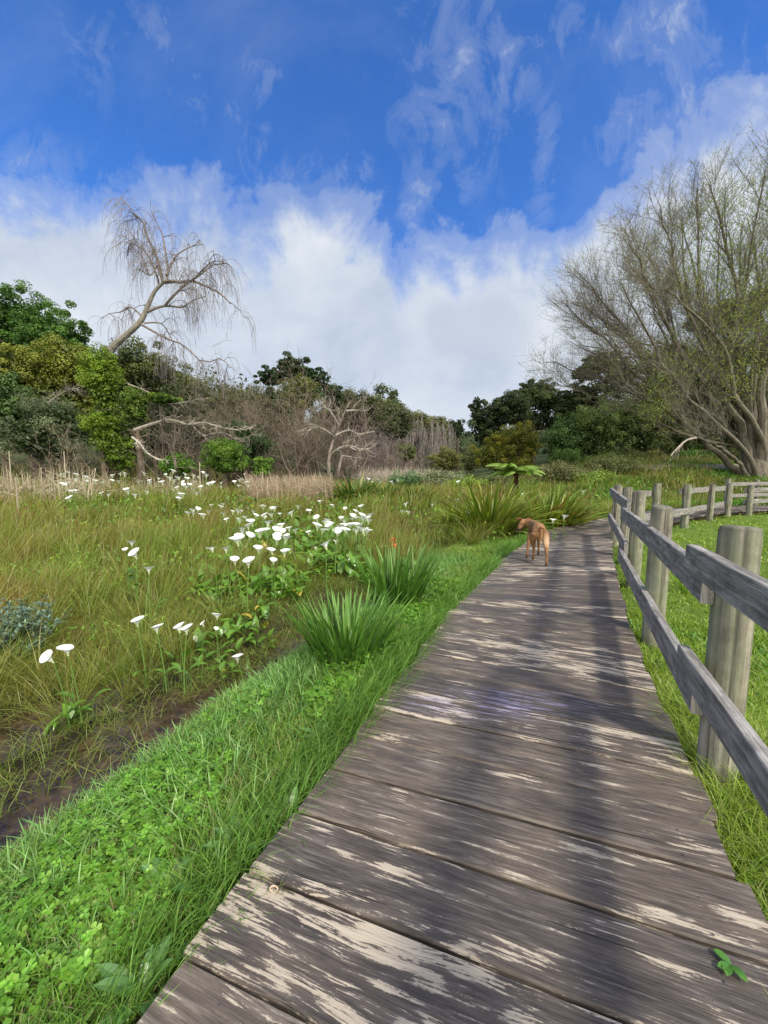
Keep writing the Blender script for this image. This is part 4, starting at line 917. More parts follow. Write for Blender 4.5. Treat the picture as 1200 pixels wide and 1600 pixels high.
# ---- the big budding bare tree -----------------------------------------------
def bigtree():
    y = 20.0; b = D(1178, 760, y); g = gz(b[0], b[1])
    root = empty('bare_spreading_tree', (b[0], b[1], g), 'huge spreading bare tree with many grey stems and a haze of green buds', 'tree')
    cc = (.145, .130, .105)
    spec = [  # (pixels, r0, r1, dy)
        ([(1172, 775), (1150, 735), (1105, 693), (1060, 655), (1015, 625), (975, 600)], .22, .09, -2.0), ([(1175, 770), (1158, 725), (1120, 697), (1090, 682)], .13, .07, -3.5),
        ([(1176, 775), (1163, 715), (1158, 690), (1112, 640), (1065, 605), (1020, 560), (960, 515), (915, 480)], .26, .07, 1.0),
        ([(1178, 775), (1165, 700), (1152, 655), (1105, 600), (1060, 548), (1030, 480), (1000, 410), (975, 370)], .24, .05, -3.0),
        ([(1180, 775), (1168, 700), (1160, 640), (1130, 570), (1108, 530), (1090, 440), (1065, 350), (1045, 270)], .26, .05, 2.5),
        ([(1182, 775), (1172, 690), (1166, 620), (1150, 520), (1148, 430), (1120, 330), (1095, 240)], .26, .05, -1.5),
        ([(1184, 775), (1180, 690), (1178, 600), (1186, 500), (1180, 400), (1165, 300), (1150, 225)], .26, .05, 3.5),
        ([(1186, 775), (1190, 700), (1192, 600), (1215, 480), (1215, 350), (1205, 220)], .28, .05, -3.0), ([(1188, 775), (1200, 690), (1225, 600), (1260, 470), (1280, 330), (1275, 230)], .28, .05, 1.5),
        ([(1190, 775), (1215, 700), (1260, 620), (1330, 500), (1380, 400), (1400, 300)], .28, .05, -1.0), ([(1190, 775), (1230, 720), (1310, 640), (1400, 560), (1480, 500)], .26, .06, 2.0),
        ([(1185, 770), (1195, 700), (1150, 620), (1130, 540), (1060, 470), (1010, 440), (940, 400)], .18, .05, -5.0), ([(1188, 770), (1200, 680), (1230, 560), (1240, 420), (1230, 300), (1235, 200)], .22, .05, 6.0),
        ([(1100, 688), (1050, 640), (1000, 575), (940, 520), (880, 490)], .09, .04, -4.0), ([(1120, 560), (1070, 540), (1010, 538), (950, 545), (900, 540)], .08, .03, -2.5)]
    ST = []; r0s = []; tb = MB()
    for j_, (ou, ov) in enumerate([(842, 560), (845, 510), (858, 455), (885, 410), (915, 372), (945, 338), (975, 300), (1010, 272), (1050, 248), (1085, 232), (1125, 215), (1165, 200), (1210, 185), (1260, 190), (1310, 230), (880, 600), (905, 470), (1000, 380), (1080, 330)]):
        k_ = R.uniform(.32, .5); bu, bv = 1172+R.uniform(-8, 10), 690+R.uniform(-30, 30); mu = bu+(ou-bu)*k_+R.uniform(-12, 12)+.06*(ov-bv); mv = bv+(ov-bv)*(k_-.06)
        spec.append(([(1180, 775), (bu, bv), (mu, mv), (mu+(ou-mu)*.5, mv+(ov-mv)*.55), (ou, ov)], R.uniform(.13, .19), .018, R.uniform(-4.5, 5)))
    for pts, ra, rb, dy in spec:
        m = len(pts)-1
        P = smoothline([D(u, v, y+dy*(i/m)**1.2) for i, (u, v) in enumerate(pts)], 22); P[2:-1] += R.randn(19, 3)*.05
        rad = .88*(rb*.5+(ra-rb*.5)*(1-np.linspace(0, 1, 22))**1.25)*(1+.06*R.randn(22)); rad[0] *= 1.5; rad[1] *= 1.3
        ST.append(P); r0s.append(rad)
    # swollen base
    P = np.array([D(1182, 800, y), D(1182, 770, y), D(1182, 750, y), D(1180, 725, y), D(1178, 700, y)]); tubes(tb, P, np.array([[1.15, .95, .78, .55, .3]]), 16, cc)
    CEN = np.array([19.6, 20., 7.3]); RAD = np.array([12.7, 8.5, 9.4])
    def ins(P, k=1.0): return ((((P-CEN)/RAD)**2).sum(-1) < k*k) | (P[..., 2] < 3)
    def keepin(P, r, k=1.0): m = ins(P[:, -1], k); return P[m], r[m]
    for i_ in range(len(ST)):
        P = ST[i_]; m_ = ins(P, .90); cut = 22 if m_.all() else max(8, int(np.argmin(m_)))
        if cut < 22: P = smoothline(P[:cut], 22)
        r0s[i_] = r0s[i_] if cut == 22 else np.concatenate([r0s[i_][:2], np.linspace(r0s[i_][2], .02, 20)]); ST[i_] = P
        tubes(tb, P, r0s[i_][None], 9, cc, cvar=.15)
    tb.build('trunk', M['bark'], root, loc=tuple(root.location))
    ST = np.array(ST); r0s = np.array(r0s); LOW = [0, 1, 13, 14, 30]; HI = [i for i in range(len(ST)) if i not in LOW]
    bb = MB(); na = 560; s1 = pick(ST[HI], na, .34, 1, r0s[HI], .95); nb_ = 36; s2 = pick(ST[LOW], nb_, .45, 1, r0s[LOW], .8); st, tg, rr, f = [np.concatenate([a_, b_]) for a_, b_ in zip(s1, s2)]; n2 = na+nb_
    out = norm(st-np.array([b[0], b[1], g+1.0]))
    P2 = grow(st, norm(tg*.85+rdir(n2)*.42+out*.4), (1.3+2.0*R.rand(n2))*(1.15-.45*f), 9, .08, .03, -.02); r2 = taper(n2, 9, np.clip(rr*.40, .014, .045), .3); P2, r2 = keepin(P2, r2, .97); tubes(bb, P2, r2, 5, np.array(cc)*.95)
    n3 = 6000; st, tg, rr, f = pick(P2, n3, .15, 1, r2); P3 = grow(st, norm(tg*.7+rdir(n3)*.65+np.array([0, 0, .15])), .7+1.1*R.rand(n3), 7, .13, .05); r3 = taper(n3, 7, np.clip(rr*.55, .007, .018), .4); P3, r3 = keepin(P3, r3, 1.0); tubes(bb, P3, r3, 3, np.array(cc)*.9)
    bb.build('branches', M['bark'], root, loc=tuple(root.location))
    kb = MB(); n4 = 44000; st, tg, rr, f = pick(P3, n4, .1, 1, r3); P4 = grow(st, norm(tg*.7+rdir(n4)*.65+np.array([0, 0, .15])), .25+.55*R.rand(n4), 3, .16, .03); P4 = P4[ins(P4[:, -1], 1.03)]; n4 = len(P4); tubes(kb, P4, taper(n4, 3, .0038, .6), 3, (.175, .158, .118), cvar=.3)
    kb.build('twigs', M['twig'], root, loc=tuple(root.location))
    lb = MB(); n5 = 90000; q, tg, _, f = pick(P4, n5, .2, 1)
    dd = vn(q[:, 0], q[:, 2], .45, 3)*.7+.3*vn(q[:, 1], q[:, 2], .9, 8)
    # more buds in the inner and upper right part of the crown
    w = (.12+.88*sm(.25, .7, dd))*(.25+.75*sm(11, 18, q[:, 0]))*sm(3, 7, q[:, 2]); k = R.rand(n5) < w; q = q[k]; n = len(q)
    leaves(lb, q, rdir(n), .055+.05*R.rand(n), jit(cmix((.13, .19, .02), (.21, .29, .035), R.rand(n)), .25), .45)
    hz = D(1075, 430, 18)
    # dangling leafy sprays low on the limbs
    for (u, v, yy, nn_, rad) in ((1025, 635, 18.2, 700, .8), (1030, 600, 18, 400, .7), (1165, 590, 17, 500, .9), (990, 430, 18, 500, 1.0), (1090, 430, 17, 900, 1.5), (1180, 480, 17, 1200, 1.7)):
        c = D(u, v, yy); p = c+R.randn(nn_, 3)*np.array([.5, .5, .7])*rad; leaves(lb, p, rdir(nn_), .09, jit(np.tile([.15, .19, .035], (nn_, 1)), .3), .4)
    lb.build('buds', M['leaf'], root, loc=tuple(root.location))
    # pale dead spray on the low limb
    db = MB(); P = smoothline([D(1088, 684, 17), D(1072, 688, 17), D(1055, 704, 17), D(1048, 712, 17)], 8); tubes(db, P, np.linspace(.05, .02, 8)[None], 5, (.40, .36, .31))
    n = 6; st, tg, _, f = pick(P[None], n, .3, 1); tubes(db, grow(st, norm(tg+rdir(n)*.7), .6*np.ones(n), 5, .2), taper(n, 5, .015, .4), 3, (.36, .33, .28)); db.build('dead_limb', M['bark'], root, loc=tuple(root.location))
bigtree()

# ------------------------------------------------------------------ SPEAR-LEAVED CLUMPS
spear = lambda f: (min(1, .45+f*2.2))*(1-f**3.2)**.8
def clump(name, label, cat, x, y, n, L, w, c1, c2, spread=.35, lean=(0, 0), group=None, mat='grass', droop=.45, e0=1.05, e1=1.5, K=7, tipc=None, fold=.25):
    g = gz(x, y); root = empty(name, (x, y, g), label, cat, group)
    mb = MB(); az = R.rand(n)*2*PI; rr_ = np.sqrt(R.rand(n))*spread
    base = np.stack([x+np.cos(az)*rr_, y+np.sin(az)*rr_*.7, np.full(n, g-.03)], 1)
    az2 = az+R.randn(n)*.5
    hx = np.cos(az2)+lean[0]; hy = np.sin(az2)+lean[1]; az2 = np.arctan2(hy, hx)
    el = e0+(e1-e0)*R.rand(n)-.25*rr_/spread*(R.rand(n))
    t = R.rand(n)
    ct = jit(cmix(c1, c2, t), .2)*1.25
    if tipc is not None:
        k = R.rand(n) < .2; ct[k] = tipc
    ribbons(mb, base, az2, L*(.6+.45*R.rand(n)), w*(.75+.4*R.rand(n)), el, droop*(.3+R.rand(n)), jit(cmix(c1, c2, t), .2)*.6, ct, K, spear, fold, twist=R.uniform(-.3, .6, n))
    mb.build('leaves', M[mat], root, loc=(x, y, g)); return root
MG, MG2 = (.065, .16, .022), (.13, .28, .04)
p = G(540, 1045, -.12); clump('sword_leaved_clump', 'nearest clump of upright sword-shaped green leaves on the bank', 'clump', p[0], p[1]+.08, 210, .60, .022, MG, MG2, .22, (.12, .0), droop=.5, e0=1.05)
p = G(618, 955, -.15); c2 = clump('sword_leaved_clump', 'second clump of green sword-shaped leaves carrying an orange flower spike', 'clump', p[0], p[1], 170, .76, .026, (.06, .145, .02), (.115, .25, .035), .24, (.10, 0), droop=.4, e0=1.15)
# the orange spike
pf = D(615, 848, p[1]+.02); fb = MB(); P = smoothline([[p[0], p[1], -.15], [(p[0]+pf[0])/2, p[1], pf[2]*.5], pf+np.array([0, 0, -.06]), pf+np.array([.01, 0, .05])], 9)
tubes(fb, P, np.full((1, 9), .003), 4, (.12, .16, .05)); fb.build('flower_stem', M['twig'], c2, loc=tuple(c2.location))
ob = MB(); n = 46; q = pf+np.stack([R.randn(n)*.012, R.randn(n)*.012, R.uniform(-.055, .05, n)], 1); ribbons(ob, q, R.rand(n)*2*PI, .024, .011, .2+.8*R.rand(n), .6, (.7, .15, .03), (.8, .2, .05), 4); ob.build('orange_flower', M['orange_petal'], c2, loc=tuple(c2.location))
FX, FX2 = (.085, .15, .015), (.20, .26, .03)
flx = [((768, 826), -.25, 5.4, 260, 1.5, .060, .36, 'large flax clump with arching yellow-green leaves left of the dog'), ((860, 822), -.22, 9.4, 280, 1.25, .062, .6, 'wide flax clump with orange-tipped leaves behind the dog'),
       ((555, 775), -.3, 13, 130, 1.1, .07, .45, 'dark green flax clump in the middle of the marsh'), ((600, 775), -.3, 13.4, 90, 1.0, .07, .4, 'second dark flax clump in the middle of the marsh'), ((648, 776), -.3, 13, 90, .9, .07, .4, 'small flax clump with dry leaves near the pale bushes'),
       ((720, 790), -.3, 9.6, 120, 1.0, .05, .4, 'flax clump half hidden behind the large one by the dog')]
for (u, v), z, yy, n, L, w, sp, lab in flx:
    q = D(u, v, yy if yy != 5.4 else 8.2); clump('flax_clump', lab, 'flax', q[0], q[1], n, L, w, FX if v > 780 else (.045, .10, .015), FX2 if v > 780 else (.10, .17, .03), sp, (.25, -.1), 'flax clumps in the marsh', droop=.8, e0=.75, tipc=(.36, .19, .05) if 'orange' in lab else (.30, .30, .06))
q = D(560, 905, 4.3); clump('dead_grass_tuft', 'brown dead fibrous tuft behind the nearest sword-leaved clumps', 'tuft', q[0], q[1], 140, .34, .006, (.10, .065, .035), (.22, .15, .09), .12, (0, 0), None, 'dry', 1.3, .9, 1.5)
# pale reeds at the water's edge, left
def reeds(label, u0, u1, y0, y1, n, h, c1, c2, w=.02, name='dry_reeds', lean=.5):
    mb = MB(); yy = y0+(y1-y0)*R.rand(n); uu = u0+(u1-u0)*R.rand(n); x = (uu-600)/600*yy; z = ground(x, yy)
    blades(mb, np.stack([x, yy, z], 1), h*(.45+.65*R.rand(n)), w*(.6+.8*R.rand(n)), R.rand(n)*2*PI, lean*R.rand(n)**2.2*2, jit(cmix(c1, c2, R.rand(n)), .25), jit(cmix(c1, c2, R.rand(n)), .25), 3)
    # broken, criss-crossing stalks
    k = n//4; yy = y0+(y1-y0)*R.rand(k); uu = u0+(u1-u0)*R.rand(k); x = (uu-600)/600*yy; z = ground(x, yy)+.1+R.rand(k)*h*.5
    P = grow(np.stack([x, yy, z], 1), np.stack([R.randn(k), R.randn(k)*.4, R.randn(k)*.5+.2], 1), h*.5, 3, .05); tubes(mb, P, np.full((k, 3), w*.28), 3, c2)
    o = mb.build(name, M['dry']); tag(o, label, 'reeds', kind='stuff')
reeds('pale dry bulrush stalks standing at the left end of the marsh', -60, 150, 12, 15.5, 620, 1.35, (.30, .24, .15), (.48, .42, .29), .030, lean=.9)
reeds('pale dry bulrush stalks behind the far lilies', 140, 330, 13, 16, 330, 1.0, (.28, .22, .14), (.44, .37, .25), .026, lean=.9)
reeds('straw-coloured dead grass in front of the grey thicket', 385, 520, 12.5, 16.5, 2000, .95, (.30, .22, .15), (.42, .33, .23), .026, 'dead_grass', .4)
reeds('band of pinkish dry reeds in the valley mouth', 560, 680, 20, 25, 1500, 1.25, (.30, .25, .20), (.42, .36, .30), .05, lean=.25)
# tall single stalks
for i, (u, v, yy) in enumerate([(22, 745, 9.5), (62, 730, 12.5), (98, 705, 13), (12, 705, 13), (310, 722, 13)]):
    q = D(u, v, yy); g = gz(q[0], q[1]); mb = MB(); P = smoothline([[q[0], q[1], g], [q[0]+.02, q[1], (g+q[2])/2], [q[0]+.04, q[1], q[2]]], 6); tubes(mb, P, np.linspace(.022, .014, 6)[None], 5, (.46, .40, .28)); tag(mb.build('reed_stalk', M['dry'], loc=(q[0], q[1], g)), 'tall pale broken reed stalk standing clear of the dry reeds', 'reed', 'tall broken reed stalks')
# ground cover shrubs of the middle distance
def mound(label, u, v, y, rx, rz, n, leaf, c1, c2, name='low_shrub', cat='shrub', group='low shrubs across the middle of the marsh'):
    q = D(u, v, y); g = gz(q[0], y); root = empty(name, (q[0], y, g), label, cat, group); mb = MB()
    crown(mb, (q[0], y, g+rz*.6), (rx, rx*.7, rz), n, leaf, c1, 36, .3, 0, c2, low=-.5); mb.build('crown', M['leaf'], root, loc=(q[0], y, g)); return root
mound('grey-green scrub beside the valley reeds', 690, 755, 19, 1.5, .7, 3000, .09, (.10, .12, .06), (.18, .20, .11))
mound('blue-green low scrub behind the middle flax clumps', 640, 752, 20, 1.6, .55, 2500, .10, (.05, .10, .04), (.08, .16, .05))
mound('yellow-green fern patch left of the tree fern', 735, 752, 17, 1.2, .45, 2200, .09, (.11, .17, .02), (.17, .24, .035))
mound('brown-green scrub right of the tree fern', 880, 752, 19, 2.2, .65, 4200, .09, (.085, .095, .035), (.14, .14, .06))
mound('dull green scrub before the right-hand wood', 950, 756, 20, 2.0, .6, 3600, .09, (.07, .085, .03), (.12, .13, .045))
mound('small fern patch at the foot of the right-hand wood', 925, 748, 18, 1.0, .5, 1500, .08, (.12, .18, .03), (.18, .26, .05))
mound('dark scrub between the tree fern and the valley', 770, 757, 19.5, 1.7, .5, 2600, .09, (.06, .08, .025), (.11, .12, .045))
# path seen beyond the fence
mb = MB(); PP = smoothline([[14.2, 21, 0], [15.2, 21.8, 0], [16.6, 22.0, 0], [18.5, 21.6, 0], [21, 21.8, 0]], 22); V = []
for i, pnt in enumerate(PP):
    tg = PP[min(i+1, 21)]-PP[max(i-1, 0)]; tg /= np.linalg.norm(tg); nn_ = np.array([-tg[1], tg[0], 0])
    for s_ in (-.7, .7):
        a_ = pnt+nn_*s_; V.append([a_[0], a_[1], gz(a_[0], a_[1])+.14])
F = []
for i in range(21): F += [[2*i, 2*i+2, 2*i+3], [2*i, 2*i+3, 2*i+1]]
mb.add(V, F, (.30, .25, .20)); tag(mb.build('path', M['ground']), 'pale gravel path on the rise beyond the fence', 'path', kind='structure')
# ---- tree fern ---------------------------------------------------------------
def fern():
    y = 15.5; b = D(806, 765, y); g = gz(b[0], y); t = D(806, 735, y); root = empty('tree_fern', (b[0], y, g), 'tree fern with a flat umbrella of bright green fronds on a dark stem', 'tree fern')
    tb = MB(); tubes(tb, np.array([[b[0], y, g-.1], [b[0], y, (g+t[2])/2], [t[0], y, t[2]]]), np.array([[.11, .10, .09]]), 8, (.06, .035, .022)); tb.build('trunk', M['bark'], root, loc=(b[0], y, g))
    n = 17; az = np.arange(n)*2*PI/n+R.randn(n)*.1
    for j in range(n):
        fb = MB(); L = 1.18*(.72+.5*R.rand()); K = 12; e = R.uniform(.15, .62); p = np.array([t[0], y, t[2]]); H = np.array([math.cos(az[j]), math.sin(az[j]), 0]); S = np.array([-H[1], H[0], 0]); P = [p]
        for k in range(1, K):
            a = e-1.15*(k/K)**1.5; p = p+(H*math.cos(a)+np.array([0, 0, 1])*math.sin(a))*L/K; P.append(p)
        P = np.array(P); tubes(fb, P, np.linspace(.012, .004, K)[None], 3, (.12, .16, .04))
        m = 60; f = np.linspace(.12, 1, m); pos = np.stack([np.interp(f*(K-1), np.arange(K), P[:, i]) for i in range(3)], 1)
        for sgn in (-1, 1):
            ln = .26*np.sin(np.clip(f*.85+.12, 0, 1)*PI)**.7+.02; azp = np.full(m, az[j])+sgn*(1.25)
            ribbons(fb, pos, azp, ln, .035, -.25, .7, (.13, .23, .03), (.22, .34, .06), 4)
        fb.build('frond', M['grass'], root, loc=(b[0], y, g))
fern()
# ---- grey-leaved shrub at the left edge ---------------------------------------
def greyshrub():
    c = D(8, 955, 3.1); g = gz(c[0], c[1]); root = empty('grey_leaved_shrub', (c[0], c[1], g), 'low shrub with blue-grey leaves among the marsh grass at the left edge', 'shrub'); mb = MB()
    sb = MB(); n1 = 80; p0 = np.tile([c[0], c[1], g], (n1, 1))+R.randn(n1, 3)*[.10, .10, 0]; P = grow(p0, norm(np.stack([R.randn(n1)*.55, R.randn(n1)*.55, np.ones(n1)], 1)), .36+.26*R.rand(n1), 7, .1, .05); tubes(sb, P, taper(n1, 7, .005, .4), 4, (.14, .15, .08)); sb.build('stem', M['twig'], root, loc=(c[0], c[1], g))
    n = 2300; st, tg, _, f = pick(P, n, .3, 1); az = R.rand(n)*2*PI
    ribbons(mb, st, az, .035+.03*R.rand(n), .014+.008*R.rand(n), .2+.8*R.rand(n), .2, jit(np.tile([.10, .17, .11], (n, 1))), jit(np.tile([.21, .30, .215], (n, 1))), 4, fold=.15); mb.build('leaves', M['gloss'], root, loc=(c[0], c[1], g))
greyshrub()
# ------------------------------------------------------------------ CALLA LILIES
def spathe_mesh(seed, K=10, S=18, tilt=.3):
    rr = np.random.RandomState(seed); V = []
    for k in range(K):
        f = k/(K-1)
        for j in range(S+1):
            th = (j/S)*2*PI; front = .5+.5*math.cos(th)        # th=0: the tall pointed back
            r = .0065+.044*max(0, f-.10)**1.55*(1+.18*front)+.004*f
            z = .090*f-(.012*max(0, f-.75)/.25)*(1-front*1.5)*1.0
            z += .018*front*f
            if f > .7: r += (front**6)*.022*(f-.7)/.3+.010*((f-.7)/.3)**2
            ov = (j/S-.5)*2; lap = abs(ov)**8*.006
            r = r*(1+.05*math.sin(3*th+rr.rand()*.2))+lap*(1 if ov > 0 else -.6)
            V.append([r*math.cos(th), r*math.sin(th), z])
    F = []
    for k in range(K-1):
        for j in range(S):
            a = k*(S+1)+j; F += [[a, a+1, a+S+2], [a, a+S+2, a+S+1]]
    C = [[.84, .84, .78] if i//(S+1) > 3 else [.60, .68, .36] for i in range(len(V))]
    mb = MB(); mb.add(V, F, np.array(C)); return mb
me_spathe = [spathe_mesh(i).mesh('spathe', M['petal'], True) for i in range(2)]
mb = MB(); tubes(mb, np.array([[0, 0, .015], [0, .001, .035], [.002, .002, .06], [.003, .003, .066]]), np.array([[.004, .0045, .0035, .001]]), 7); me_spadix = mb.mesh('spadix', M['spadix'], True)
arrow = lambda f: (1.35*(f/.22) if f < .22 else 1.35*(1-((f-.22)/.78)**1.5)**.95)
CL, CL2 = (.075, .175, .015), (.15, .29, .028)
def leafmesh(seed, L, c1=CL, c2=CL2):
    rr = np.random.RandomState(seed); mb = MB(); h = L*1.15
    P = smoothline([[0, 0, 0], [.03*L, 0, h*.5], [.12*L, 0, h]], 6); tubes(mb, P, np.full((1, 6), .0045), 4, (.10, .2, .04))
    ribbons(mb, np.array([[.10*L, 0, h*.97]]), np.array([0.]), L, L*.27, .85, 1.3, c1, c2, 9, arrow, .22); return mb.mesh('leaf', M['gloss'])
me_leaf = [leafmesh(1, .20), leafmesh(2, .26), leafmesh(3, .17, (.09, .18, .02), (.17, .27, .04))]
def linkobj(name, me, parent=None, loc=(0, 0, 0), rot=(0, 0, 0), sc=1.0):
    o = bpy.data.objects.new(name, me); col.objects.link(o); o.parent = parent; o.location = loc; o.rotation_euler = rot; o.scale = (sc,)*3; return o
lobj = 0
def calla(u, v, y, label, group, sc=1.0, rot=None, tilt=None, nleaf=3, hmax=.75):
    """a near lily with its parts; its head stands at pixel (u, v) at depth y"""
    h = D(u, v, y); g = gz(h[0], h[1]); g = max(g, h[2]-hmax)
    bx, by = h[0]+R.uniform(-.05, .05), h[1]+R.uniform(-.03, .05)
    root = empty('calla_lily', (bx, by, g), label, 'lily', group)
    rz = R.uniform(0, 2*PI) if rot is None else rot; tl = R.uniform(.1, .4) if tilt is None else tilt
    hl = Vector((h[0]-bx, h[1]-by, h[2]-g))
    sp = linkobj('spathe', me_spathe[R.randint(2)], root, hl-Vector((0, 0, .075*sc)), (tl*math.cos(rz), tl*math.sin(rz), R.uniform(0, 6.28)), sc)
    linkobj('spadix', me_spadix, sp)
    mb = MB(); e = np.array(hl-Vector((0, 0, .072*sc))); P = smoothline([[0, 0, 0], [e[0]*.3, e[1]*.3, e[2]*.5], e], 8); tubes(mb, P, np.linspace(.0065, .005, 8)[None]*sc, 6, (.16, .28, .06)); mb.build('stem', M['gloss'], root)
    for i in range(nleaf): linkobj('leaf', me_leaf[R.randint(3)], root, (R.uniform(-.05, .05), R.uniform(-.05, .05), 0), (0, 0, R.uniform(0, 6.28)), R.uniform(.4, .7)*min(1, max(.45, (h[2]-g)/.55)))
    return root
N_ = 'callas growing singly near the stream'
near = [(83, 1024, 2.25, 'calla lily with a drooping half-open bloom, leftmost of the pair near the stream', 1.0, .8), (106, 1014, 2.3, 'open calla lily on the right of the pair nearest the left edge', .95, .15), (214, 969, 2.65, 'calla lily seen in profile, leftmost of four blooms above the stream', 1.0, .25),
        (245, 980, 2.65, 'calla lily between the profile bloom and the double blooms', .95, .1), (280, 980, 2.7, 'left bloom of the two touching callas above the stream', .9, .3), (291, 982, 2.72, 'right bloom of the two touching callas above the stream', .95, .2),
        (339, 961, 2.9, 'calla lily standing over bright green leaves mid-bank', .8, .2), (318, 974, 2.85, 'small narrow half-closed calla beside the mid-bank bloom', .5, .6), (337, 983, 2.8, 'small low calla just under the mid-bank bloom', .45, .3),
        (371, 1026, 2.75, 'single calla lily with a long bare stem on the grassy bank', 1.0, .1), (232, 888, 3.6, 'single calla lily with a greenish throat amid the brown marsh grass', .95, .15), (213, 864, 3.9, 'broad tilted calla lily in the brown marsh grass', 1.1, .5),
        (206, 848, 4.1, 'small calla above the broad tilted bloom in the marsh grass', .8, .2), (197, 857, 4.1, 'narrow calla seen edge-on left of the broad tilted bloom', .6, .7), (367, 875, 3.7, 'left of two funnel-shaped callas below the main lily bank', .9, .1),
        (388, 877, 3.7, 'right of two funnel-shaped callas below the main lily bank', 1.1, .1), (427, 876, 3.8, 'small calla to the right of the two funnel-shaped ones', .75, .15), (333, 856, 4.1, 'half-open creamy calla at the left end of the main lily bank', .8, .5), (353, 857, 4.1, 'calla second from the left end of the main lily bank', .9, .1),
        (404, 857, 4.1, 'calla in front of the main lily bank above the funnel pair', .95, .1), (425, 860, 4.1, 'calla right of centre in front of the main lily bank', .85, .1), (510, 850, 4.2, 'heart-shaped calla hanging below the dense right-hand lily cluster', 1.1, .5), (527, 832, 4.5, 'calla at the lower edge of the dense right-hand cluster', .8, .3)]
for u, v, y, lab, sc, tl in near:
    calla(u, v, y, lab, N_, sc*(.64 if y < 3.2 else .8), tilt=tl*.8-.05, rot=None, nleaf=2, hmax=.50)
for u, v, y, lab in ((864, 812, 7.0, 'calla lily blooming at the boardwalk edge just right of the dog'), (881, 807, 7.4, 'calla lily above and right of the one beside the dog')):
    calla(u, v, y, lab, 'callas beside the dog', .95, tilt=.25, nleaf=5, hmax=.4)
mb = MB(); tubes(mb, smoothline([[0, 0, -.55], [.01, 0, -.3], [0, 0, 0]], 5), np.full((1, 5), .006), 4, (.14, .25, .05), 1)
sp = spathe_mesh(5, 7, 10); mb.add(np.concatenate(sp.v), np.concatenate(sp.f), np.concatenate(sp.c), 0); me_far = mb.mesh('calla_lily', [M['petal'], M['gloss']], True)
def cluster(n, box, y0, y1, label, group, sc=1.0, pts=None, hs=.62):
    us = []; 
    if pts: us = list(pts)
    while len(us) < n: us.append((R.uniform(box[0], box[2]), R.uniform(box[1], box[3])))
    for (u, v) in us:
        # the head height above the marsh decides the depth: solve along the ray
        y = y0+(y1-y0)*np.clip((790-v)/50+R.uniform(-.2, .2), 0, 1) if v < 785 else None
        if y is None:
            t = (.33+R.uniform(-.05, .05)-HC)/ray(u, v)[2]; y = ray(u, v)[1]*t
            y = min(max(y, 3.0), 14)
        p = D(u, v, y); s = sc*R.uniform(.75, 1.2)
        o = linkobj('calla_lily', me_far, None, tuple(p-np.array([0, 0, .06])), (R.uniform(-.25, .25), R.uniform(-.25, .25), R.uniform(0, 6.28)), s)
        o.scale = (s, s, s*R.uniform(.85, 1.1)); tag(o, label, 'lily', group)
cluster(34, (362, 792, 450, 850), 4.4, 6, 'white calla in the main lily bank at mid-marsh', 'callas of the main lily bank', 1.05, [(375, 843), (381, 826), (395, 818), (420, 818), (440, 824), (452, 826), (385, 808), (400, 806), (412, 808), (440, 832), (445, 843), (432, 845), (438, 803), (462, 829), (405, 834), (447, 838), (376, 800), (425, 806)])
cluster(34, (490, 806, 577, 832), 5, 6.5, 'white calla in the densest cluster, right of the main lily bank', 'callas of the densest cluster', 1.15)
cluster(16, (340, 785, 565, 805), 5.5, 8, 'scattered white calla just beyond the two big lily clusters', 'scattered callas beyond the big clusters', 1.05, [(345, 792), (349, 789), (363, 800), (302, 800), (295, 802), (540, 795), (520, 790), (500, 785), (556, 799)])
cluster(7, (290, 785, 360, 812), 6, 9, 'white calla left of the main lily bank', 'callas left of the main lily bank', 1.0, [(308, 798), (325, 800), (349, 803), (354, 812)])
cluster(64, (95, 738, 345, 782), 9, 14, 'tiny white calla in the far drift before the dry reeds', 'callas of the far drift', 1.2)
cluster(12, (345, 740, 395, 762), 11, 14, 'tiny white calla at the right end of the far drift', 'callas at the right end of the far drift', 1.0)
cluster(9, (575, 748, 650, 756), 12, 14, 'tiny white calla beside the middle flax clumps', 'callas by the middle flax clumps', 1.0)
cluster(4, (626, 788, 640, 802), 6, 9, 'white calla standing alone in the brown grass centre', 'callas in the central brown grass', 1.0, [(628, 799), (634, 789), (639, 800), (676, 789)])
cluster(5, (712, 755, 800, 790), 8, 12, 'small white calla between the flax clumps', 'callas between the flax clumps', 1.0, [(716, 753), (714, 781), (735, 801), (818, 772), (911, 768)])
cluster(4, (455, 845, 470, 862), 4, 5, 'creamy fading calla between the two big clusters', 'fading callas between the clusters', .8, [(482, 831), (444, 862), (378, 830), (525, 845)])
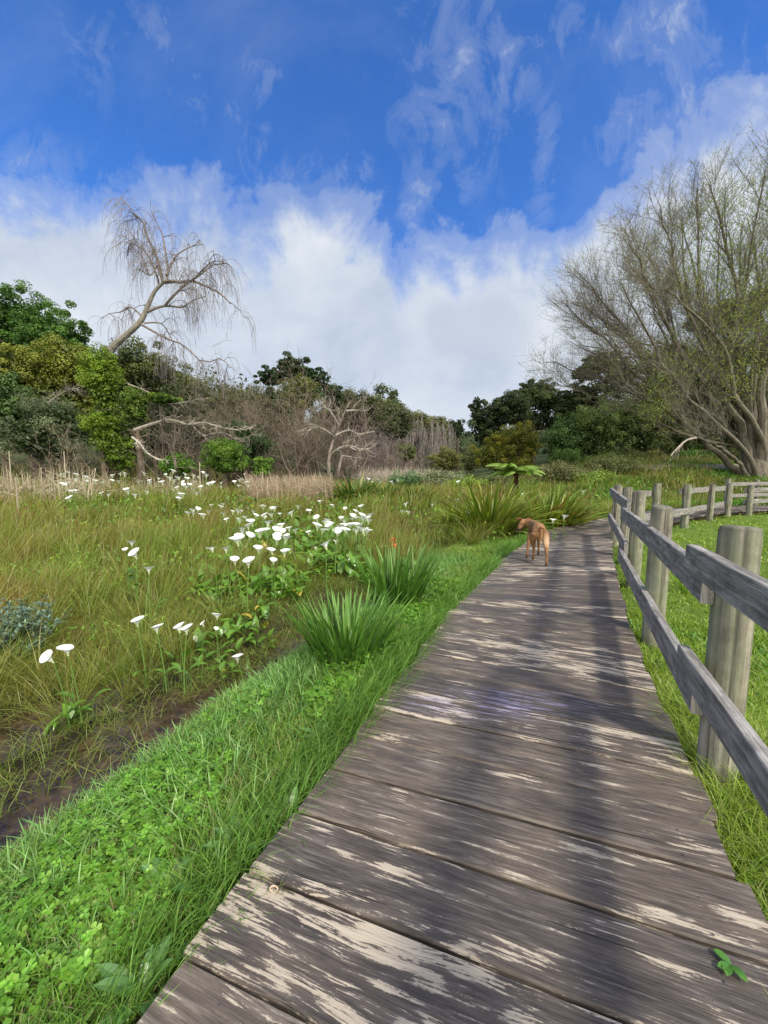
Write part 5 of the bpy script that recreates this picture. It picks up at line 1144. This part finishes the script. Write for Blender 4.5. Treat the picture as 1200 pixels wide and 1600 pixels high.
# arum foliage around them
def foliage():
    mb = MB()
    for (u0, v0, u1, v1, n, L) in ((350, 858, 470, 925, 420, .22), (370, 800, 580, 850, 650, .24), (470, 838, 560, 890, 420, .24), (270, 985, 400, 1010, 50, .13), (60, 1065, 120, 1100, 14, .13), (330, 930, 420, 985, 120, .13), (100, 755, 210, 790, 420, .2), (210, 755, 400, 780, 360, .18), (855, 830, 905, 842, 70, .22), (300, 870, 360, 930, 120, .2), (560, 880, 640, 900, 60, .2)):
        u = R.uniform(u0, u1, n); v = R.uniform(v0, v1, n)
        for a, b in zip(u, v):
            d = ray(a, b); t = (-.12-HC)/d[2]; yv = min(max(d[1]*t, 2), 15); x = d[0]*yv/d[1]
            if v0 < 760: yv = R.uniform(10, 14.5); x = (a-600)/600*yv
            q, _ = lateral([x], [yv])
            if q[0] < .95: continue
            g = gz(x, yv); l = L*R.uniform(.7, 1.2); az = R.rand()*2*PI
            base = np.array([[x, yv, g+l*R.uniform(.3, 1.1)]])
            c = np.array(CL)*R.uniform(.75, 1.3); c2 = np.array(CL2)*R.uniform(.75, 1.3)
            if R.rand() < .03: c2 = np.array((.5, .38, .05)); c = c2
            ribbons(mb, base, np.array([az]), l, l*R.uniform(.2, .42), R.uniform(.4, 1.3), R.uniform(.5, 1.6), c, c2, 6, arrow, .22)
    tag(mb.build('arum_foliage', M['gloss']), 'broad glossy lily leaves massed under the white flowers', 'foliage', kind='stuff')
foliage()
# broad-leaved weeds on the bank
for i, (u, v, n, L, lab) in enumerate([(372, 1330, 9, .15, 'broad-leaved weed with grey-green leaves by the corner of the boards'), (262, 1395, 8, .14, 'flat broad-leaved weed amid the clover in the foreground'), (500, 1150, 8, .12, 'small broad-leaved weed beside the boards on the bank'), (455, 1280, 9, .14, 'spiky green weed tuft overhanging the board ends'),
                                       (350, 1085, 8, .13, 'dock-like weed with a yellowing leaf at the stream edge'), (225, 1560, 9, .15, 'broad-leaved weed in the bottom left corner by the boards'), (585, 1105, 9, .10, 'low leafy weed tucked against the boards past the paint stain')]):
    p = G(u, v, -.08); g = gz(p[0], p[1]); root = empty('broadleaf_weed', (p[0], p[1], g), lab, 'weed', 'broad-leaved weeds on the bank')
    for k in range(n):
        mb = MB(); cc = (.32, .36, .05) if ('yellow' in lab and k == 0) else (.12, .25, .06)
        ribbons(mb, np.array([[0, 0, .01]]), np.array([k*2*PI/n+R.uniform(-.3, .3)]), L*R.uniform(.7, 1.1), L*.26, R.uniform(.5, 1.2), R.uniform(.4, 1.1), np.array(cc)*.7, cc, 7, None, .25); mb.build('leaf', M['gloss'], root)
# things lying on the boards
p = G(1140, 1512, 0); root = empty('fallen_leaf_sprig', (p[0], p[1], 0), 'small sprig of green leaves lying on the boards at the lower right', 'leaf')
for k in range(4):
    mb = MB(); ribbons(mb, np.array([[R.uniform(-.008, .008), R.uniform(-.008, .008), .006]]), np.array([2.2+k*.9]), .038, .022, .35, .5, (.06, .17, .02), (.10, .26, .03), 6, None, .2); mb.build('leaf', M['gloss'], root)
mb = MB(); i = 0
for (u, v, n) in ((425, 1392, 8), (660, 1052, 16), (690, 1057, 10), (755, 1010, 8), (1010, 935, 18), (985, 905, 18), (975, 880, 18), (965, 860, 14), (848, 1215, 4), (975, 998, 20), (770, 1130, 5), (640, 1050, 10)):
    p = G(u, v, 0); k = n; b = np.stack([p[0]+R.randn(k)*.03, p[1]+R.randn(k)*.008, np.zeros(k)-.01], 1)
    blades(mb, b, .025+.04*R.rand(k), .003, R.rand(k)*2*PI, .5+1.2*R.rand(k), np.tile([.12, .17, .04], (k, 1)), np.tile([.30, .33, .12], (k, 1)), 3)
tag(mb.build('gap_grass', M['grass']), 'wisps of grass growing up through the gaps of the boardwalk', 'grass', kind='stuff')
mb = MB(); p = G(428, 1393, 0); th = np.linspace(0, 4.6, 10); P = np.stack([p[0]+.012*np.cos(th), p[1]+.012*np.sin(th)*.6, .006+.006*np.sin(th*.6)], 1); tubes(mb, P, np.full((1, 10), .0025), 5, (.55, .38, .28)); tag(mb.build('curled_stem', M['twig'], loc=tuple(p)), 'tiny curled dry stem lying on the board near the left edge', 'stem')
# weeds round the nearest post
mb = MB()
for pp in POSTS:
    n = 60 if pp == POSTS[0] else 30; a = R.rand(n)*2*PI; b = np.stack([pp[0]+.13*np.cos(a)*(.9+.5*R.rand(n)), pp[1]+.13*np.sin(a)*(.9+.5*R.rand(n)), np.full(n, gz(*pp)-.02)], 1)
    ribbons(mb, b, R.rand(n)*2*PI, .05+.08*R.rand(n), .02, .5+.9*R.rand(n), .8, jit(np.tile([.07, .16, .02], (n, 1))), jit(np.tile([.18, .33, .05], (n, 1))), 5)
tag(mb.build('post_base_weeds', M['gloss']), 'leafy weeds crowding the feet of the fence posts', 'weeds', kind='stuff')
q = G(1078, 925, -.15); clump('iris_tuft', 'yellow-green tuft of upright leaves on the lawn behind the fence', 'tuft', q[0], q[1], 26, .40, .016, (.10, .22, .02), (.22, .38, .04), .1)
# ------------------------------------------------------------------ DOG
def dog():
    O = np.array([2.20, 5.42]); F = norm(np.array([.20, .98])); Rt = np.array([F[1], -F[0]])
    def W(a, l, z): p = F*a+Rt*l; return (p[0], p[1], z)
    root = empty('dog', (O[0], O[1], .002), 'tan dog standing on the boardwalk seen from behind with its head lowered to the left', 'dog')
    V = []; E = []; RR = []
    def chain(pts, start=None):
        prev = start
        for (a, l, z, r) in pts:
            V.append(W(a, l, z)); RR.append(r if isinstance(r, tuple) else (r, r))
            if prev is not None: E.append((prev, len(V)-1))
            prev = len(V)-1
        return prev
    # trunk: rump -> loin -> chest -> withers -> neck -> head -> muzzle
    hip = chain([(-.13, 0, .515, (.090, .098))])
    loin = chain([(.02, 0, .51, (.078, .090)), ], hip)
    rib = chain([(.16, -.01, .49, (.088, .110))], loin)
    chest = chain([(.29, -.02, .485, (.088, .118))], rib)
    neck = chain([(.37, -.055, .525, (.062, .070))], chest)
    neck2 = chain([(.42, -.09, .512, .054)], neck)
    skull = chain([(.455, -.135, .512, (.072, .072))], neck2)
    stop = chain([(.435, -.17, .455, .055)], skull)
    muz = chain([(.415, -.195, .415, .040), (.40, -.215, .385, .034)], stop)
    # hind legs: thigh, stifle, hock, pastern, paw
    def hind(lat, fx, fl, lift=0):
        chain([(-.13, lat*.066, .43, .074), (-.10+fx*.35, lat*.076, .325, .050), (-.16+fx*.8, lat*.07+fl*.6, .195, .021), (-.13+fx, lat*.07+fl, .065, .0145), (-.125+fx, lat*.07+fl, .030, .020), (-.085+fx, lat*.07+fl, .018, .017)], hip)
    hind(1, -.16, .0)      # right hind trails
    hind(-1, .20, .035)    # left hind steps under the belly
    def fore(lat, fx, fl):
        chain([(.29, lat*.066, .38, .046), (.28+fx*.3, lat*.075, .28, .029), (.28+fx*.75, lat*.078+fl*.6, .155, .018), (.28+fx, lat*.08+fl, .055, .0145), (.29+fx, lat*.08+fl, .026, .023), (.325+fx, lat*.08+fl, .017, .018)], chest)
    fore(1, .16, .02); fore(-1, -.10, -.03)
    # tail tucked against the thighs
    chain([(-.19, 0, .54, .022), (-.222, .0, .47, .018), (-.222, .005, .40, .013), (-.21, .006, .34, .009)], hip)
    me = bpy.data.meshes.new('body'); me.from_pydata(V, E, []); o = bpy.data.objects.new('body', me); col.objects.link(o); o.parent = root
    sk = o.modifiers.new('skin', 'SKIN'); sk.use_smooth_shade = True; sk.branch_smoothing = .6
    for i, sv in enumerate(me.skin_vertices[0].data): sv.radius = RR[i]; sv.use_root = (i == 0)
    ss = o.modifiers.new('sub', 'SUBSURF'); ss.levels = 2; ss.render_levels = 3
    tx = bpy.data.textures.new('fur', 'CLOUDS'); tx.noise_scale = .015; dm = o.modifiers.new('fur', 'DISPLACE'); dm.texture = tx; dm.strength = .010; dm.mid_level = .5
    m, nt = newmat('dog_fur'); tc = nd(nt, 'ShaderNodeTexCoord').outputs['Object']; sp = nd(nt, 'ShaderNodeSeparateXYZ'); nt.links.new(tc, sp.inputs[0])
    n1 = noise(nt, mapping(nt, tc, (40, 40, 14)), 2, 4, .7); n2 = noise(nt, tc, 7, 3)
    c = mixc(nt, ramp(nt, n1, [(.3, (0, 0, 0)), (.7, (1, 1, 1))]), (.22, .105, .042), (.46, .26, .12))
    c = mixc(nt, ramp(nt, n2, [(.40, (0, 0, 0)), (.60, (.7, .7, .7))]), c, (.17, .085, .04))
    vs = nd(nt, 'ShaderNodeVectorMath', operation='DISTANCE'); vs.inputs[1].default_value = W(.15, -.06, .50); nt.links.new(tc, vs.inputs[0]); c = mixc(nt, ramp(nt, vs.outputs['Value'], [(.06, (.6, .6, .6)), (.2, (0, 0, 0))]), c, (.15, .085, .05))
    # pale buttocks, darker feet
    vm = nd(nt, 'ShaderNodeVectorMath', operation='DISTANCE'); vm.inputs[1].default_value = W(-.19, .075, .34); nt.links.new(mapping(nt, tc, (1, 1, 1)), vm.inputs[0])
    c = mixc(nt, ramp(nt, vm.outputs['Value'], [(.03, (.6, .6, .6)), (.13, (0, 0, 0))]), c, (.56, .40, .25))
    c = mixc(nt, ramp(nt, sp.outputs[2], [(.025, (.85, .85, .85)), (.10, (.0, .0, .0))]), c, (.07, .045, .03))
    vm2 = nd(nt, 'ShaderNodeVectorMath', operation='DISTANCE'); vm2.inputs[1].default_value = W(.39, -.22, .375); nt.links.new(tc, vm2.inputs[0])
    c = mixc(nt, ramp(nt, vm2.outputs['Value'], [(.03, (1, 1, 1)), (.10, (0, 0, 0))]), c, (.05, .035, .03))
    pbr(nt, c, .75, n1, .5, .004, .2); me.materials.append(m)
    mr, nt = newmat('ear_fur'); pbr(nt, (.33, .115, .05), .7)
    mk, nt = newmat('dark_nose'); pbr(nt, (.012, .011, .011), .35)
    for lat in (1, -1):
        mb = MB(); b = np.array(W(.44+(-.045 if lat < 0 else -.02), -.135+lat*.040, .560)); az = math.atan2(Rt[1]*lat, Rt[0]*lat)
        ribbons(mb, b[None], np.array([az]), .11, .085, .55, 2.3, (.5,)*3, (.5,)*3, 7, lambda f: (1-f**2.5)**.8, .2)
        e = mb.build('ear', mr, root, smooth=True); so = e.modifiers.new('t', 'SOLIDIFY'); so.thickness = .008; e.modifiers.new('s', 'SUBSURF').render_levels = 1
    mb = MB()
    def ball(c, r):
        n = 10; V = []; F_ = []
        for i in range(n+1):
            for j in range(n): a = PI*i/n; b_ = 2*PI*j/n; V.append([c[0]+r*math.sin(a)*math.cos(b_), c[1]+r*math.sin(a)*math.sin(b_), c[2]+r*math.cos(a)])
        for i in range(n):
            for j in range(n): a = i*n+j; b_ = i*n+(j+1) % n; F_ += [[a, b_, b_+n], [a, b_+n, a+n]]
        return V, F_
    mb.add(*ball(W(.388, -.245, .378), .017)); mb.build('nose', mk, root, smooth=True)
    for dd in ((.385, -.165, .495), (.475, -.195, .495)):
        mb = MB(); mb.add(*ball(W(*dd), .009)); mb.build('eye', mk, root, smooth=True)
dog()
# ------------------------------------------------------------------ CAMERA, LIGHT, SKY
cam = bpy.data.cameras.new('camera'); co = bpy.data.objects.new('camera', cam); col.objects.link(co)
cam.sensor_fit = 'HORIZONTAL'; cam.sensor_width = 36; cam.lens = 18; cam.clip_end = 3000; cam.clip_start = .02
co.location = (0, 0, HC); co.rotation_euler = (PI/2-PITCH, 0, 0)
sc = bpy.context.scene; sc.camera = co
EL = math.radians(44); sx, sy = .63, -.78
sd = Vector((sx*math.cos(EL), sy*math.cos(EL), math.sin(EL))).normalized()
sun = bpy.data.lights.new('sun', 'SUN'); sun.energy = 3.9; sun.angle = math.radians(6.3); sun.color = (1, .94, .80)
so = bpy.data.objects.new('sun', sun); col.objects.link(so); so.rotation_euler = sd.to_track_quat('Z', 'Y').to_euler(); so.location = sd*50
w = bpy.data.worlds.new('World'); sc.world = w; w.use_nodes = True; nt = w.node_tree; nt.nodes.clear()
sky = nd(nt, 'ShaderNodeTexSky', sky_type='NISHITA'); sky.sun_disc = False; sky.sun_elevation = EL; sky.sun_rotation = math.atan2(sx, sy); sky.air_density = 1.0; sky.dust_density = .3; sky.ozone_density = 3.0
gen = nd(nt, 'ShaderNodeTexCoord').outputs['Generated']
sx_ = nd(nt, 'ShaderNodeSeparateXYZ'); nt.links.new(gen, sx_.inputs[0]); X, Y, Z = sx_.outputs
ay = mathn(nt, 'MAXIMUM', mathn(nt, 'ABSOLUTE', Y), .12)
U = mathn(nt, 'DIVIDE', X, ay); Wn = mathn(nt, 'DIVIDE', Z, ay)
cmb = nd(nt, 'ShaderNodeCombineXYZ'); nt.links.new(U, cmb.inputs[0]); nt.links.new(Wn, cmb.inputs[1]); nt.links.new(mathn(nt, 'MULTIPLY', mathn(nt, 'SIGN', Y), 3.0), cmb.inputs[2]); UV = cmb.outputs[0]
def uw(u, v):
    d = ray(u, v); return d[0]/d[1], d[2]/d[1]
big = noise(nt, UV, 2.3, 7, .6, .25); mid = noise(nt, mapping(nt, UV, (1, .75, 1), (4, 2, 0)), 5.5, 7, .62, .35); wisp = noise(nt, mapping(nt, UV, (1.4, .7, 1), (1, 7, 0)), 4.2, 8, .64, .9)
# upper edge of the cloud bank across the sky
fc = nd(nt, 'ShaderNodeFloatCurve'); cv = fc.mapping.curves[0]
prof = [(-300, 270), (0, 275), (150, 275), (300, 275), (420, 300), (520, 300), (590, 325), (650, 375), (700, 375), (770, 355), (850, 375), (930, 345), (1000, 300), (1100, 230), (1200, 170), (1500, 120)]
pl = [((uw(u, v)[0]+2)/4, uw(u, v)[1]/1.6) for u, v in prof]
cv.points[0].location = (0, pl[0][1]); cv.points[1].location = (1, pl[-1][1])
for a, b in pl: cv.points.new(a, b)
fc.mapping.update(); nt.links.new(mathn(nt, 'MULTIPLY', mathn(nt, 'ADD', U, 2.0), .25, clamp=True), fc.inputs['Value'])
edge = mathn(nt, 'ADD', mathn(nt, 'MULTIPLY', fc.outputs[0], 1.6), .06)
dist = mathn(nt, 'SUBTRACT', edge, Wn)
f = mathn(nt, 'ADD', mathn(nt, 'MULTIPLY', dist, 1.25), mathn(nt, 'ADD', mathn(nt, 'MULTIPLY', mathn(nt, 'SUBTRACT', big, .5), .42), mathn(nt, 'MULTIPLY', mathn(nt, 'SUBTRACT', mid, .5), .62)))
bank = ramp(nt, f, [(-.0, (0, 0, 0)), (.08, (.32, .32, .32)), (.28, (.97, .97, .97))], 'EASE')
# separate wisps
tot = None
for (u, v, su, sv, ang, amp) in [(265, 85, 28, 60, .6, .75), (400, 150, 40, 45, 0, .75), (412, 220, 35, 70, -.1, .6), (735, 60, 75, 110, .2, .8), (775, 140, 45, 40, 0, .8), (715, 225, 40, 60, 0, .85), (850, 250, 20, 70, 0, .7), (655, 300, 30, 50, 0, .9), (1000, 190, 60, 60, -.5, .85),
                                 (1055, 60, 75, 70, 0, .7), (870, 25, 55, 40, 0, .7), (530, 275, 40, 40, 0, .9), (1090, 180, 70, 50, 0, .7), (130, 60, 50, 60, .3, .35), (60, 275, 60, 40, 0, .7), (200, 300, 80, 50, 0, .6), (650, 180, 50, 70, 0, .4), (450, 300, 60, 45, 0, .7), (1170, 130, 60, 60, 0, .7)]:
    cu, cw = uw(u, v); sw = sv/600*(1+cw*cw*.3)*.75; su_ = su/600
    mp = nd(nt, 'ShaderNodeMapping', vector_type='TEXTURE'); mp.inputs['Location'].default_value = (cu, cw, 3.0); mp.inputs['Rotation'].default_value = (0, 0, ang); mp.inputs['Scale'].default_value = (su_*1.9, sw*2.2, 1)
    nt.links.new(UV, mp.inputs['Vector']); ln = nd(nt, 'ShaderNodeVectorMath', operation='LENGTH'); nt.links.new(mp.outputs[0], ln.inputs[0])
    g = mathn(nt, 'MULTIPLY', mathn(nt, 'SUBTRACT', 1.0, ln.outputs['Value'], clamp=True), amp); tot = g if tot is None else mathn(nt, 'MAXIMUM', tot, g)
mid2 = noise(nt, mapping(nt, UV, (1.3, .9, 1), (3, 9, 0)), 7, 9, .66, .8)
wf = mathn(nt, 'ADD', mathn(nt, 'MULTIPLY', tot, .42), mathn(nt, 'ADD', mathn(nt, 'MULTIPLY', mathn(nt, 'SUBTRACT', wisp, .5), 1.2), mathn(nt, 'MULTIPLY', mathn(nt, 'SUBTRACT', mid2, .5), 1.5)))
wm = mathn(nt, 'MULTIPLY', ramp(nt, wf, [(.09, (0, 0, 0)), (.34, (.14, .14, .14)), (.66, (.52, .52, .52))], 'EASE'), ramp(nt, tot, [(0, (0, 0, 0)), (.4, (1, 1, 1))]))
mask = mathn(nt, 'MAXIMUM', bank, wm)
# faint veil
veil = mathn(nt, 'MULTIPLY', ramp(nt, big, [(.45, (0, 0, 0)), (.75, (.10, .10, .10))]), 1.0)
mask = mathn(nt, 'MAXIMUM', mask, veil)
body0 = mathn(nt, 'ADD', mathn(nt, 'MULTIPLY', big, .55), mathn(nt, 'MULTIPLY', noise(nt, mapping(nt, UV, (1, 1.5, 1), (7, 3, 0)), 3.2, 6, .55, .3), .45))
body = body0
cc = ramp(nt, body, [(.34, (.46, .54, .68)), (.44, (.58, .655, .77)), (.55, (.70, .755, .83)), (.66, (.85, .88, .92))])
cc = mixc(nt, ramp(nt, mathn(nt, 'MULTIPLY', Y, -1.0), [(0, (0, 0, 0)), (.2, (1, 1, 1))]), cc, (1.0, .96, .88))
cu, cw = uw(755, 522); mp = nd(nt, 'ShaderNodeMapping', vector_type='TEXTURE'); mp.inputs['Location'].default_value = (cu, cw, 3.0); mp.inputs['Scale'].default_value = (.17, .10, 1); nt.links.new(UV, mp.inputs['Vector']); ln = nd(nt, 'ShaderNodeVectorMath', operation='LENGTH'); nt.links.new(mp.outputs[0], ln.inputs[0])
gm = mathn(nt, 'MULTIPLY', mathn(nt, 'ADD', mathn(nt, 'SUBTRACT', 1.0, ln.outputs['Value']), mathn(nt, 'MULTIPLY', mathn(nt, 'SUBTRACT', mid, .5), 1.4)), 3.0, clamp=True)
cc = mixc(nt, mathn(nt, 'MULTIPLY', gm, .55), cc, (.52, .58, .70))
skc = mixc(nt, 1.0, sky.outputs[0], (.52, 1.02, 1.74), 'MULTIPLY')
sk_ = nd(nt, 'ShaderNodeBackground'); nt.links.new(skc, sk_.inputs[0]); sk_.inputs[1].default_value = .12
# added cloud, unseen behind the camera and overhead, brightened for whiter fill light
back = mathn(nt, 'MAXIMUM', ramp(nt, mathn(nt, 'MULTIPLY', Y, -1.0), [(.0, (0, 0, 0)), (.45, (1, 1, 1))]), ramp(nt, Z, [(.80, (0, 0, 0)), (.93, (.8, .8, .8))]))
bm = mathn(nt, 'MULTIPLY', back, ramp(nt, big, [(.34, (.25, .25, .25)), (.52, (1, 1, 1))])); mask = mathn(nt, 'MAXIMUM', mask, mathn(nt, 'MULTIPLY', bm, .85))
cl_ = nd(nt, 'ShaderNodeBackground'); nt.links.new(cc, cl_.inputs[0]); nt.links.new(mathn(nt, 'ADD', .94, mathn(nt, 'MULTIPLY', back, 1.3)), cl_.inputs[1])
mxs = nd(nt, 'ShaderNodeMixShader'); nt.links.new(mask, mxs.inputs[0]); nt.links.new(sk_.outputs[0], mxs.inputs[1]); nt.links.new(cl_.outputs[0], mxs.inputs[2])
ow = nd(nt, 'ShaderNodeOutputWorld'); nt.links.new(mxs.outputs[0], ow.inputs[0])
w.cycles.sampling_method = 'MANUAL'; w.cycles.sample_map_resolution = 512
sc.view_settings.view_transform = 'Standard'; sc.view_settings.look = 'None'; sc.view_settings.exposure = 0.12; sc.view_settings.gamma = 1.0
sc.cycles.max_bounces = 5; sc.cycles.diffuse_bounces = 3; sc.cycles.glossy_bounces = 2; sc.cycles.transmission_bounces = 3; sc.cycles.transparent_max_bounces = 4
sc.cycles.use_denoising = True
print('FACES', sum(len(o.data.polygons) for o in col.objects if o.type == 'MESH'))
